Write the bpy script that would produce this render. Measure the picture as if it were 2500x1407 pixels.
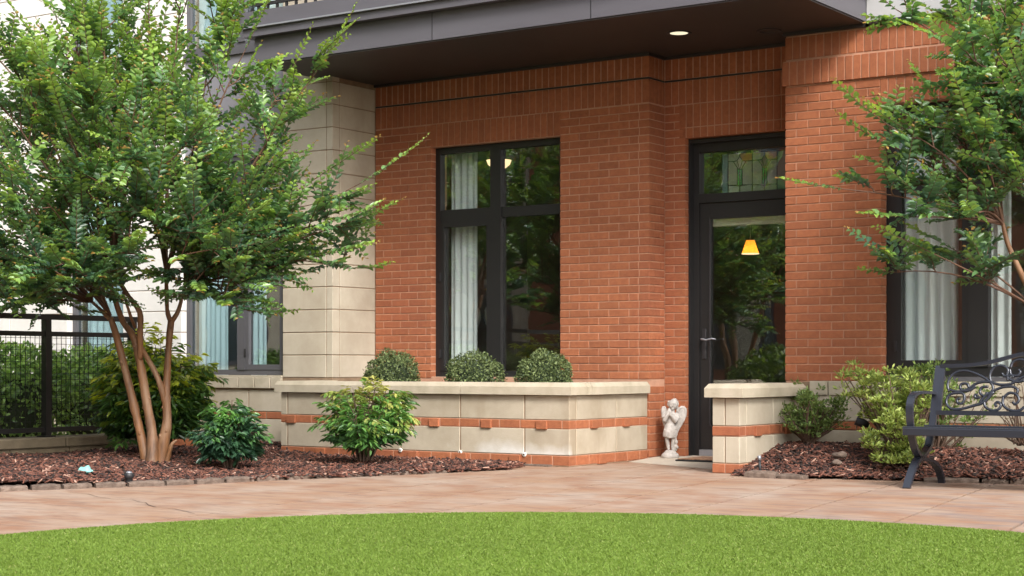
import bpy, bmesh, math, random
import numpy as np
from mathutils import Vector, Matrix
for o in list(bpy.data.objects): bpy.data.objects.remove(o)
scene = bpy.context.scene
COL = scene.collection
PI = math.pi
# ------------------------------------------------------------------ camera
# world axes follow the building: x runs along the facade, y into it. Metres.
FPX, CXP, HYP, EYE = 4150.0, 1250.0, 894.0, 0.80
YAW = math.radians(34.45)
Fw = (-math.sin(YAW), math.cos(YAW)); Rt = (math.cos(YAW), math.sin(YAW))
cam = bpy.data.cameras.new('camera'); camo = bpy.data.objects.new('camera', cam); COL.objects.link(camo)
camo.location = (0, 0, EYE); camo.rotation_euler = (math.radians(90), 0, YAW)
cam.sensor_width = 36; cam.lens = FPX/2500*36; cam.shift_y = (HYP-703.5)/2500
cam.clip_start = 0.05; cam.clip_end = 2000
scene.camera = camo
# ------------------------------------------------------------------ sky and sun (soft bright overcast)
SUN_D = Vector((0.74, -0.56, 0.76)).normalized()      # direction towards the sun
world = bpy.data.worlds.new('World'); scene.world = world; world.use_nodes = True
wt = world.node_tree; wt.nodes.clear()
wo = wt.nodes.new('ShaderNodeOutputWorld'); bg = wt.nodes.new('ShaderNodeBackground')
sk = wt.nodes.new('ShaderNodeTexSky'); sk.sky_type = 'NISHITA'; sk.sun_disc = False
sk.sun_elevation = math.asin(SUN_D.z); sk.sun_rotation = math.atan2(SUN_D.x, SUN_D.y)
sk.air_density = 1.0; sk.dust_density = 3.0; sk.ozone_density = 1.0
hs = wt.nodes.new('ShaderNodeHueSaturation'); hs.inputs['Saturation'].default_value = 0.42
wt.links.new(sk.outputs[0], hs.inputs['Color']); wt.links.new(hs.outputs[0], bg.inputs['Color'])
bg.inputs['Strength'].default_value = 0.15; wt.links.new(bg.outputs[0], wo.inputs['Surface'])
sl = bpy.data.lights.new('sun', 'SUN'); sl.energy = 1.5; sl.angle = math.radians(15); sl.color = (1, .97, .93)
so = bpy.data.objects.new('sun', sl); COL.objects.link(so); so.location = (5, -5, 20)
so.rotation_euler = SUN_D.to_track_quat('Z', 'Y').to_euler()
vs = scene.view_settings
vs.view_transform = 'Standard'; vs.look = 'None'; vs.gamma = 1; vs.exposure = 1.28; vs.use_curve_mapping = False
scene.render.resolution_x = 1024; scene.render.resolution_y = 576
scene.cycles.max_bounces = 8; scene.cycles.transparent_max_bounces = 16
# ------------------------------------------------------------------ helpers
def at(x, y, dep):
    """world point seen at picture position x, y, dep metres in front of the camera"""
    s = (x-CXP)/FPX
    return Vector(((Fw[0]+Rt[0]*s)*dep, (Fw[1]+Rt[1]*s)*dep, EYE+(HYP-y)/FPX*dep))
def onv(x, y, v):
    s = (x-CXP)/FPX; dy = Fw[1]+Rt[1]*s
    return at(x, y, v/dy)
def onz(x, y, z):
    return at(x, y, (z-EYE)*FPX/(HYP-y))
W = {}
def reg(o, loc):
    W[o.name] = Vector(loc)
def place(o, org, parent):
    COL.objects.link(o)
    if parent is not None:
        o.parent = parent; o.location = Vector(org)-W[parent.name]
    else: o.location = org
    reg(o, org)
def tag(o, label=None, cat=None, group=None, kind=None):
    if label: o['label'] = label
    if cat: o['category'] = cat
    if group: o['group'] = group
    if kind: o['kind'] = kind
    return o
def empty(name, loc, label=None, cat=None, group=None, parent=None):
    o = bpy.data.objects.new(name, None); o.empty_display_size = .1
    place(o, Vector(loc), parent); return tag(o, label, cat, group)
class MB:
    def __init__(s): s.v = []; s.f = []; s.sm = []
    def add(s, vs, fs, smooth=False):
        b = len(s.v); s.v += [tuple(p) for p in vs]
        for q in fs: s.f.append(tuple(i+b for i in q)); s.sm.append(smooth)
        return s
    def box(s, x0, x1, y0, y1, z0, z1):
        return s.add([(x0,y0,z0),(x1,y0,z0),(x1,y1,z0),(x0,y1,z0),(x0,y0,z1),(x1,y0,z1),(x1,y1,z1),(x0,y1,z1)],
            [(0,3,2,1),(4,5,6,7),(0,1,5,4),(1,2,6,5),(2,3,7,6),(3,0,4,7)])
    def cbox(s, x0, x1, y0, y1, z0, z1, c=.004):
        """box with chamfered edges"""
        X=(x0,x1);Y=(y0,y1);Z=(z0,z1);vs=[];I={}
        c=min(c,(x1-x0)*.4,(y1-y0)*.4,(z1-z0)*.4)
        for i in (0,1):
            for j in (0,1):
                for k in (0,1):
                    a=c if i==0 else -c;b=c if j==0 else -c;d=c if k==0 else -c
                    I[i,j,k,0]=len(vs);vs.append((X[i],Y[j]+b,Z[k]+d))
                    I[i,j,k,1]=len(vs);vs.append((X[i]+a,Y[j],Z[k]+d))
                    I[i,j,k,2]=len(vs);vs.append((X[i]+a,Y[j]+b,Z[k]))
        fs=[]
        def q(*a): fs.append(tuple(a))
        for i in (0,1):
            r=[I[i,0,0,0],I[i,1,0,0],I[i,1,1,0],I[i,0,1,0]];q(*(r if i else r[::-1]))
            r=[I[0,i,0,1],I[1,i,0,1],I[1,i,1,1],I[0,i,1,1]];q(*(r[::-1] if i else r))
            r=[I[0,0,i,2],I[1,0,i,2],I[1,1,i,2],I[0,1,i,2]];q(*(r if i else r[::-1]))
        for i in (0,1):
            for j in (0,1):
                r=[I[i,j,0,0],I[i,j,1,0],I[i,j,1,1],I[i,j,0,1]];q(*(r if (i==j) else r[::-1]))
                r=[I[i,0,j,2],I[i,1,j,2],I[i,1,j,0],I[i,0,j,0]];q(*(r if (i==j) else r[::-1]))
                r=[I[0,i,j,1],I[1,i,j,1],I[1,i,j,2],I[0,i,j,2]];q(*(r if (i==j) else r[::-1]))
                for k in (0,1):
                    r=[I[i,j,k,0],I[i,j,k,1],I[i,j,k,2]];q(*(r if (i+j+k)%2 else r[::-1]))
        return s.add(vs,fs)
    def tube(s, pts, rad, n=6, caps=True, flat=1.0):
        pts=[Vector(p) for p in pts]
        if not hasattr(rad,'__len__'): rad=[rad]*len(pts)
        b=len(s.v);prev=None
        for i,p in enumerate(pts):
            d=(pts[min(i+1,len(pts)-1)]-pts[max(i-1,0)])
            if d.length<1e-9: d=Vector((0,0,1))
            d.normalize()
            if prev is None:
                a=d.cross(Vector((0,0,1)) if abs(d.z)<.9 else Vector((1,0,0))).normalized()
            else:
                a=(prev-d*prev.dot(d))
                a=a.normalized() if a.length>1e-6 else d.orthogonal().normalized()
            prev=a;c=d.cross(a)
            for k in range(n):
                t=2*PI*k/n
                s.v.append(tuple(p+(a*math.cos(t)+c*math.sin(t)*flat)*rad[i]))
        for i in range(len(pts)-1):
            for k in range(n):
                s.f.append((b+i*n+k,b+i*n+(k+1)%n,b+(i+1)*n+(k+1)%n,b+(i+1)*n+k));s.sm.append(True)
        if caps:
            s.f.append(tuple(b+k for k in range(n))[::-1]);s.sm.append(False)
            e=b+(len(pts)-1)*n;s.f.append(tuple(e+k for k in range(n)));s.sm.append(False)
        return s
    def ribbon(s, pts, w, t, axis):
        """flat bar swept along pts; w wide along axis, t thick"""
        pts=[Vector(p) for p in pts];axis=Vector(axis).normalized();b=len(s.v)
        for i,p in enumerate(pts):
            d=(pts[min(i+1,len(pts)-1)]-pts[max(i-1,0)]).normalized()
            nrm=d.cross(axis).normalized()
            for sx,sy in ((-1,-1),(1,-1),(1,1),(-1,1)): s.v.append(tuple(p+axis*sx*w/2+nrm*sy*t/2))
        for i in range(len(pts)-1):
            for k in range(4):
                s.f.append((b+i*4+k,b+i*4+(k+1)%4,b+(i+1)*4+(k+1)%4,b+(i+1)*4+k));s.sm.append(False)
        s.f.append((b+3,b+2,b+1,b));s.sm.append(False);e=b+(len(pts)-1)*4;s.f.append((e,e+1,e+2,e+3));s.sm.append(False)
        return s
    def lathe(s, prof, n=20, c=(0,0,0)):
        b=len(s.v)
        for r,z in prof:
            for k in range(n):
                t=2*PI*k/n;s.v.append((c[0]+r*math.cos(t),c[1]+r*math.sin(t),c[2]+z))
        for i in range(len(prof)-1):
            for k in range(n):
                s.f.append((b+i*n+k,b+i*n+(k+1)%n,b+(i+1)*n+(k+1)%n,b+(i+1)*n+k));s.sm.append(True)
        s.f.append(tuple(b+k for k in range(n))[::-1]);s.sm.append(False)
        e=b+(len(prof)-1)*n;s.f.append(tuple(e+k for k in range(n)));s.sm.append(False)
        return s
    def sphere(s, c, r, n=14, m=9, sc=(1,1,1)):
        prof=[];vs=[];fs=[]
        for i in range(m+1):
            a=-PI/2+PI*i/m
            for k in range(n):
                t=2*PI*k/n
                vs.append((c[0]+r*sc[0]*math.cos(a)*math.cos(t),c[1]+r*sc[1]*math.cos(a)*math.sin(t),c[2]+r*sc[2]*math.sin(a)))
        for i in range(m):
            for k in range(n): fs.append((i*n+k,i*n+(k+1)%n,(i+1)*n+(k+1)%n,(i+1)*n+k))
        return s.add(vs,fs,True)
    def prism(s, poly, d):
        """closed planar polygon (list of 3d points) extruded by vector d"""
        n=len(poly);d=Vector(d);a=[Vector(p) for p in poly]
        return s.add(a+[p+d for p in a],[tuple(range(n))[::-1],tuple(range(n,2*n))]+[(i,(i+1)%n,n+(i+1)%n,n+i) for i in range(n)])
    def build(s, name, mat, parent=None, org=None, label=None, cat=None, group=None, kind=None):
        if org is None:
            lo=[min(p[i] for p in s.v) for i in range(3)];hi=[max(p[i] for p in s.v) for i in range(3)]
            org=Vector(((lo[0]+hi[0])/2,(lo[1]+hi[1])/2,lo[2]))
        org=Vector(org)
        me=bpy.data.meshes.new(name);me.from_pydata([(p[0]-org.x,p[1]-org.y,p[2]-org.z) for p in s.v],[],s.f)
        me.polygons.foreach_set('use_smooth',s.sm)
        if mat: me.materials.append(mat)
        bm=bmesh.new();bm.from_mesh(me);bmesh.ops.recalc_face_normals(bm,faces=bm.faces);bm.to_mesh(me);bm.free()
        o=bpy.data.objects.new(name,me);place(o,org,parent)
        return tag(o,label,cat,group,kind)
def npmesh(name, V, F, mat, parent=None, col=None, org=(0,0,0), smooth=False):
    """V (n,3) F (m,k) numpy arrays -> object"""
    org=np.array(org,dtype=np.float32);V=np.asarray(V,dtype=np.float32)-org;F=np.asarray(F,dtype=np.int32)
    me=bpy.data.meshes.new(name);n,k=F.shape
    me.vertices.add(len(V));me.vertices.foreach_set('co',V.ravel())
    me.loops.add(n*k);me.loops.foreach_set('vertex_index',F.ravel())
    me.polygons.add(n);me.polygons.foreach_set('loop_start',np.arange(0,n*k,k,dtype=np.int32))
    try: me.polygons.foreach_set('loop_total',np.full(n,k,dtype=np.int32))
    except Exception: pass
    if smooth: me.polygons.foreach_set('use_smooth',np.ones(n,dtype=bool))
    if col is not None:
        ca=me.color_attributes.new('Col','FLOAT_COLOR','POINT')
        c=np.ones((len(V),4),dtype=np.float32);c[:,:3]=col;ca.data.foreach_set('color',c.ravel())
    me.update(calc_edges=True);me.validate()
    me.materials.append(mat);o=bpy.data.objects.new(name,me);place(o,Vector([float(a) for a in org]),parent);return o
# ------------------------------------------------------------------ materials
def mat(name, base, rough=.6, metal=0, var=None, vscale=8, bump=0, bscale=60, spec=None, perobj=0, vdetail=4, stretch=None, island=False):
    m=bpy.data.materials.new(name);m.use_nodes=True;nt=m.node_tree;N=nt.nodes;L=nt.links
    b=N['Principled BSDF'];b.inputs['Roughness'].default_value=rough;b.inputs['Metallic'].default_value=metal
    if spec is not None: b.inputs['Specular IOR Level'].default_value=spec
    geo=N.new('ShaderNodeNewGeometry');vec=geo.outputs['Position']
    if stretch:
        mp=N.new('ShaderNodeMapping');mp.inputs['Scale'].default_value=stretch;L.new(vec,mp.inputs['Vector']);vec=mp.outputs[0]
    rgb=N.new('ShaderNodeRGB');rgb.outputs[0].default_value=(*base,1);cur=rgb.outputs[0]
    if var:
        nz=N.new('ShaderNodeTexNoise');nz.inputs['Scale'].default_value=vscale;nz.inputs['Detail'].default_value=vdetail;nz.inputs['Roughness'].default_value=.65
        L.new(vec,nz.inputs['Vector'])
        cr=N.new('ShaderNodeMapRange');cr.inputs[1].default_value=.36;cr.inputs[2].default_value=.66;L.new(nz.outputs[0],cr.inputs[0])
        mx=N.new('ShaderNodeMix');mx.data_type='RGBA';L.new(cr.outputs[0],mx.inputs[0]);L.new(cur,mx.inputs[6]);mx.inputs[7].default_value=(*var,1);cur=mx.outputs[2]
    if perobj:
        oi=N.new('ShaderNodeObjectInfo');mr=N.new('ShaderNodeMapRange');mr.inputs[3].default_value=1-perobj;mr.inputs[4].default_value=1+perobj
        if island: L.new(geo.outputs['Random Per Island'],mr.inputs[0])
        else: L.new(oi.outputs['Random'],mr.inputs[0])
        hv=N.new('ShaderNodeHueSaturation');L.new(cur,hv.inputs['Color']);L.new(mr.outputs[0],hv.inputs['Value']);cur=hv.outputs[0]
    L.new(cur,b.inputs['Base Color'])
    if bump:
        n2=N.new('ShaderNodeTexNoise');n2.inputs['Scale'].default_value=bscale;n2.inputs['Detail'].default_value=5;L.new(vec,n2.inputs['Vector'])
        bp=N.new('ShaderNodeBump');bp.inputs['Strength'].default_value=bump;bp.inputs['Distance'].default_value=.01
        L.new(n2.outputs[0],bp.inputs['Height']);L.new(bp.outputs[0],b.inputs['Normal'])
    return m
M={}
M['brick']=mat('fired_brick',(.365,.126,.053),.85,var=(.29,.094,.040),vscale=25,bump=.4,bscale=140,perobj=.12)
M['brickwork']=mat('fired_brick_joined',(.365,.126,.053),.85,var=(.29,.094,.040),vscale=25,bump=.4,bscale=140,perobj=.12,island=True)
M['mortar']=mat('mortar',(.50,.28,.185),.95,var=(.42,.225,.145),vscale=12,bump=.3,bscale=200)
M['lime']=mat('limestone',(.47,.415,.325),.85,var=(.385,.33,.25),vscale=2.6,bump=.15,bscale=120,perobj=.05)
M['pale']=mat('pale_wall_block',(.74,.72,.69),.8,var=(.68,.66,.63),vscale=3,bump=.1,bscale=100,perobj=.03)  # blocks of the left piers, paler than the pillar limestone
M['limejoint']=mat('stone_joint',(.27,.19,.12),.95,var=(.2,.13,.08),vscale=10)
M['cap']=mat('cap_limestone',(.47,.41,.315),.8,var=(.38,.33,.24),vscale=5,bump=.15,bscale=90,perobj=.04)
M['curb']=mat('weathered_limestone',(.25,.20,.13),.9,var=(.16,.125,.08),vscale=4,bump=.2,bscale=70,perobj=.06)
M['canopy']=mat('grey_painted_metal',(.105,.100,.114),.45,var=(.092,.087,.099),vscale=1.5,stretch=(.6,1,4))
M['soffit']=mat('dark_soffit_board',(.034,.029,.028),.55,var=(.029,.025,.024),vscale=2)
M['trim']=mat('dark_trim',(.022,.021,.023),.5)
M['spandrel']=mat('grey_spandrel_panel',(.215,.21,.232),.5,var=(.195,.19,.21),vscale=2)
M['siding']=mat('pale_grey_siding',(.44,.44,.44),.6,var=(.4,.4,.4),vscale=3)
M['frame']=mat('charcoal_window_frame',(.016,.0155,.016),.42,var=(.015,.0145,.015),vscale=6)
M['framelt']=mat('grey_window_frame',(.085,.083,.092),.42)
M['bench']=mat('black_bench_enamel',(.030,.034,.046),.27,metal=.25,bump=.06,bscale=260,spec=.7)
M['black']=mat('black_fence_paint',(.016,.015,.015),.45)
M['blackplastic']=mat('black_plastic',(.018,.018,.02),.5)
M['metalgrey']=mat('dull_aluminium',(.32,.33,.36),.45,metal=.5)
M['statue']=mat('cast_stone',(.50,.465,.43),.8,var=(.36,.33,.30),vscale=26,bump=.25,bscale=150)
M['slab']=mat('broom_concrete',(.52,.455,.37),.9,var=(.45,.39,.315),vscale=6,bump=.15,bscale=150)
M['edging']=mat('rough_edging_stone',(.17,.125,.098),.95,var=(.10,.07,.053),vscale=18,bump=.6,bscale=60,perobj=.18)
M['soil']=mat('dark_soil',(.052,.029,.020),.95,var=(.03,.018,.014),vscale=20,bump=.5,bscale=60)
M['bark']=mat('crape_myrtle_bark',(.235,.105,.039),.6,var=(.095,.050,.028),vscale=7,bump=.6,bscale=22,stretch=(1.6,1.6,.30),vdetail=7)
def mottle(m,c,sc,lo,hi,amt,stre):
    nt=m.node_tree;N=nt.nodes;L=nt.links;b=N['Principled BSDF'];src=b.inputs['Base Color'].links[0].from_socket
    geo=N.new('ShaderNodeNewGeometry');mp=N.new('ShaderNodeMapping');mp.inputs['Scale'].default_value=stre;mp.inputs['Location'].default_value=(3,7,1);L.new(geo.outputs['Position'],mp.inputs['Vector'])
    nz=N.new('ShaderNodeTexNoise');nz.inputs['Scale'].default_value=sc;nz.inputs['Detail'].default_value=6;L.new(mp.outputs[0],nz.inputs['Vector'])
    rr=N.new('ShaderNodeMapRange');rr.inputs[1].default_value=lo;rr.inputs[2].default_value=hi;rr.inputs[4].default_value=amt;L.new(nz.outputs[0],rr.inputs[0])
    mx=N.new('ShaderNodeMix');mx.data_type='RGBA';L.new(rr.outputs[0],mx.inputs[0]);L.new(src,mx.inputs[6]);mx.inputs[7].default_value=(*c,1);L.new(mx.outputs[2],b.inputs['Base Color'])
mottle(M['bark'],(.24,.14,.078),5,.52,.62,.8,(1.5,1.5,.4))
mottle(M['brick'],(.22,.055,.03),1.3,.50,.72,.35,(1,1,.5));mottle(M['brickwork'],(.22,.055,.03),1.3,.50,.72,.35,(1,1,.5))
mottle(M['lime'],(.33,.27,.19),2.2,.54,.75,.55,(1.4,1.4,.35))
mottle(M['cap'],(.28,.25,.17),3.5,.56,.75,.5,(1,1,1))
M['twig']=mat('twig_bark',(.085,.042,.026),.7,var=(.13,.065,.035),vscale=9)
M['stem']=mat('brown_stem',(.10,.06,.04),.8)
M['curtain']=mat('white_curtain',(.78,.82,.83),.8)
M['curtain2']=mat('sheer_blue_curtain',(.74,.79,.79),.8)
M['interior']=mat('interior_paint',(.16,.135,.10),.8)
M['interiorbrown']=mat('interior_brown_paint',(.22,.15,.105),.8)
M['ceil']=mat('interior_ceiling',(.30,.25,.17),.8)
M['intfloor']=mat('interior_floor_boards',(.13,.08,.05),.5)
M['wood']=mat('brown_wood',(.16,.10,.07),.35)
M['paper']=mat('picture_mat_board',(.52,.50,.42),.7)
M['print']=mat('grey_print',(.18,.18,.16),.7,var=(.36,.35,.30),vscale=18)
M['blind']=mat('pale_blind',(.66,.62,.50),.7)
M['mat']=mat('coir_mat',(.42,.24,.14),.95,var=(.15,.08,.05),vscale=28,bump=.5,bscale=90)
M['rubber']=mat('black_rubber',(.02,.02,.02),.8)
M['teal']=mat('pale_teal_glass',(.25,.56,.52),.35)
M['pvc']=mat('white_pvc',(.70,.68,.63),.5)
M['roof']=mat('roof_membrane',(.3,.3,.3),.9)
M['ground']=mat('ground',(.16,.14,.10),.95,var=(.10,.11,.05),vscale=1.5)
M['lead']=mat('lead_came',(.02,.02,.025),.5)
M['gravelbase']=mat('joint_grime',(.014,.010,.008),.95)
M['crackm']=mat('crack_grime',(.13,.085,.06),.95)
M['tealbrick']=mat('distant_brick',(.33,.12,.07),.9,var=(.25,.09,.05),vscale=10)
def glass_mat(name, tint=(.93,.96,.95), ior=1.5, panes=1.0):
    m=bpy.data.materials.new(name);m.use_nodes=True;nt=m.node_tree;N=nt.nodes;L=nt.links
    N.remove(N['Principled BSDF']);out=N['Material Output']
    tr=N.new('ShaderNodeBsdfTransparent');tr.inputs[0].default_value=(*tint,1)
    gl=N.new('ShaderNodeBsdfGlossy');gl.inputs['Roughness'].default_value=.0;gl.inputs[0].default_value=(1,1,1,1)
    geo=N.new('ShaderNodeNewGeometry')
    nz=N.new('ShaderNodeTexNoise');nz.inputs['Scale'].default_value=2.2;nz.inputs['Detail'].default_value=1;L.new(geo.outputs['Position'],nz.inputs['Vector'])
    bp=N.new('ShaderNodeBump');bp.inputs['Strength'].default_value=.05;bp.inputs['Distance'].default_value=.02;L.new(nz.outputs[0],bp.inputs['Height']);L.new(bp.outputs[0],gl.inputs['Normal'])
    dt=N.new('ShaderNodeVectorMath');dt.operation='DOT_PRODUCT';L.new(geo.outputs['Normal'],dt.inputs[0]);L.new(geo.outputs['Incoming'],dt.inputs[1])
    def mth(op,a,b):
        q=N.new('ShaderNodeMath');q.operation=op
        for k,v in ((0,a),(1,b)):
            if isinstance(v,(int,float)): q.inputs[k].default_value=v
            else: L.new(v,q.inputs[k])
        return q.outputs[0]
    ab=mth('ABSOLUTE',dt.outputs['Value'],0);F0=((ior-1)/(ior+1))**2
    sch=mth('ADD',mth('MULTIPLY',mth('POWER',mth('SUBTRACT',1.0,ab),5.0),1-F0),F0)
    mu=N.new('ShaderNodeMath');mu.operation='MULTIPLY';mu.inputs[1].default_value=panes;mu.use_clamp=True;L.new(sch,mu.inputs[0])
    mx=N.new('ShaderNodeMixShader');L.new(mu.outputs[0],mx.inputs[0]);L.new(tr.outputs[0],mx.inputs[1]);L.new(gl.outputs[0],mx.inputs[2]);L.new(mx.outputs[0],out.inputs[0])
    return m
M['glass']=glass_mat('window_glass',(.96,.98,.97),1.62,2.0)
M['coatglass']=glass_mat('coated_window_glass',(.86,.94,.95),1.75,2.2)
def tint_mat(name, c, op=.55):
    m=bpy.data.materials.new(name);m.use_nodes=True;nt=m.node_tree;N=nt.nodes;L=nt.links
    N.remove(N['Principled BSDF']);out=N['Material Output']
    a=N.new('ShaderNodeBsdfTransparent');a.inputs[0].default_value=(*c,1)
    d=N.new('ShaderNodeBsdfTranslucent');d.inputs[0].default_value=(*c,1)
    d2=N.new('ShaderNodeBsdfDiffuse');d2.inputs[0].default_value=(*c,1)
    m1=N.new('ShaderNodeMixShader');m1.inputs[0].default_value=.5;L.new(d.outputs[0],m1.inputs[1]);L.new(d2.outputs[0],m1.inputs[2])
    m2=N.new('ShaderNodeMixShader');m2.inputs[0].default_value=op;L.new(a.outputs[0],m2.inputs[1]);L.new(m1.outputs[0],m2.inputs[2]);L.new(m2.outputs[0],out.inputs[0])
    return m
M['sg_pale']=tint_mat('pale_art_glass',(.72,.74,.68),.75)
M['sg_reflection']=tint_mat('amber_reflection_glass',(.85,.50,.26),.8)  # amber tint stands in for a warm reflection on the glass
M['sg_purple']=tint_mat('mauve_art_glass',(.50,.34,.46),.85)
M['sg_lilac']=tint_mat('lilac_art_glass',(.78,.68,.78),.85)
M['sg_green']=tint_mat('green_art_glass',(.16,.60,.24),.85)
M['sg_teal']=tint_mat('teal_art_glass',(.42,.60,.62),.75)
def emit(name,c,s):
    m=bpy.data.materials.new(name);m.use_nodes=True;b=m.node_tree.nodes['Principled BSDF']
    b.inputs['Base Color'].default_value=(*c,1);b.inputs['Emission Color'].default_value=(*c,1);b.inputs['Emission Strength'].default_value=s;return m
M['amberlamp']=emit('lit_amber_shade',(1,.45,.05),.30)
M['bulb']=emit('lit_bulb',(1,.75,.4),6.0)
M['bowl']=emit('lit_alabaster_bowl',(1,.70,.38),.75)
M['downlight']=emit('downlight_reflected_glow',(.9,.85,.62),.42)  # faint glow stands in for light mirrored by the reflector
def shade_mat():
    m=tint_mat('amber_glass_shade',(1,.50,.08),1.0);nt=m.node_tree;N=nt.nodes;L=nt.links;out=N['Material Output'];prev=out.inputs[0].links[0].from_socket
    e=N.new('ShaderNodeEmission');e.inputs[0].default_value=(1,.42,.03,1);e.inputs[1].default_value=.22
    ad=N.new('ShaderNodeAddShader');L.new(prev,ad.inputs[0]);L.new(e.outputs[0],ad.inputs[1]);L.new(ad.outputs[0],out.inputs[0]);return m
M['shade']=shade_mat()
def leafmat(name, trans=.3, rough=.38, spec=.5):
    m=bpy.data.materials.new(name);m.use_nodes=True;nt=m.node_tree;N=nt.nodes;L=nt.links
    b=N['Principled BSDF'];b.inputs['Roughness'].default_value=rough;b.inputs['Specular IOR Level'].default_value=spec
    at_=N.new('ShaderNodeAttribute');at_.attribute_name='Col';L.new(at_.outputs['Color'],b.inputs['Base Color'])
    t=N.new('ShaderNodeBsdfTranslucent');hs=N.new('ShaderNodeHueSaturation');hs.inputs['Value'].default_value=1.7;hs.inputs['Saturation'].default_value=1.1;hs.inputs['Hue'].default_value=.485
    L.new(at_.outputs['Color'],hs.inputs['Color']);L.new(hs.outputs[0],t.inputs[0])
    mx=N.new('ShaderNodeMixShader');mx.inputs[0].default_value=trans;L.new(b.outputs[0],mx.inputs[1]);L.new(t.outputs[0],mx.inputs[2]);L.new(mx.outputs[0],N['Material Output'].inputs[0]);return m
M['leaf']=leafmat('glossy_leaf',.36,.34,1.0)
M['leafdull']=leafmat('soft_leaf',.28,.5,.35)
M['turf']=leafmat('turf_blade',.25,.55,.25)
def attrmat(name,rough=.9):
    m=bpy.data.materials.new(name);m.use_nodes=True;nt=m.node_tree;b=nt.nodes['Principled BSDF'];b.inputs['Roughness'].default_value=rough
    a=nt.nodes.new('ShaderNodeAttribute');a.attribute_name='Col';nt.links.new(a.outputs['Color'],b.inputs['Base Color']);return m
M['chip']=attrmat('bark_chip',.85)
# planter stone: limestone with white salts bleeding out low on the face
def salts():
    m=mat('salt_stained_limestone',(.445,.385,.295),.85,var=(.34,.285,.205),vscale=2.4,bump=.15,bscale=120,perobj=.05)
    nt=m.node_tree;N=nt.nodes;L=nt.links;b=N['Principled BSDF'];src=b.inputs['Base Color'].links[0].from_socket
    geo=N.new('ShaderNodeNewGeometry');sx=N.new('ShaderNodeSeparateXYZ');L.new(geo.outputs['Position'],sx.inputs[0])
    nz=N.new('ShaderNodeTexNoise');nz.inputs['Scale'].default_value=5;nz.inputs['Detail'].default_value=6;L.new(geo.outputs['Position'],nz.inputs['Vector'])
    z=N.new('ShaderNodeMapRange');z.inputs[1].default_value=.30;z.inputs[2].default_value=.08;L.new(sx.outputs['Z'],z.inputs[0])
    x=N.new('ShaderNodeMapRange');x.inputs[1].default_value=-9.2;x.inputs[2].default_value=-7.6;L.new(sx.outputs['X'],x.inputs[0])
    y=N.new('ShaderNodeMapRange');y.inputs[1].default_value=11.42;y.inputs[2].default_value=11.36;L.new(sx.outputs['Y'],y.inputs[0])
    a=N.new('ShaderNodeMath');a.operation='MULTIPLY';L.new(z.outputs[0],a.inputs[0]);L.new(x.outputs[0],a.inputs[1])
    a1=N.new('ShaderNodeMath');a1.operation='MULTIPLY';L.new(a.outputs[0],a1.inputs[0]);L.new(y.outputs[0],a1.inputs[1])
    s=N.new('ShaderNodeMath');s.operation='ADD';L.new(a1.outputs[0],s.inputs[0]);L.new(nz.outputs[0],s.inputs[1])
    r=N.new('ShaderNodeMapRange');r.inputs[1].default_value=.92;r.inputs[2].default_value=1.36;r.inputs[4].default_value=.75;L.new(s.outputs[0],r.inputs[0])
    mx=N.new('ShaderNodeMix');mx.data_type='RGBA';L.new(r.outputs[0],mx.inputs[0]);L.new(src,mx.inputs[6]);mx.inputs[7].default_value=(.64,.63,.60,1);L.new(mx.outputs[2],b.inputs['Base Color']);return m
M['saltlime']=salts()
mottle(M['saltlime'],(.25,.19,.12),2.6,.55,.72,.5,(1.6,1.6,.4))
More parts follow.
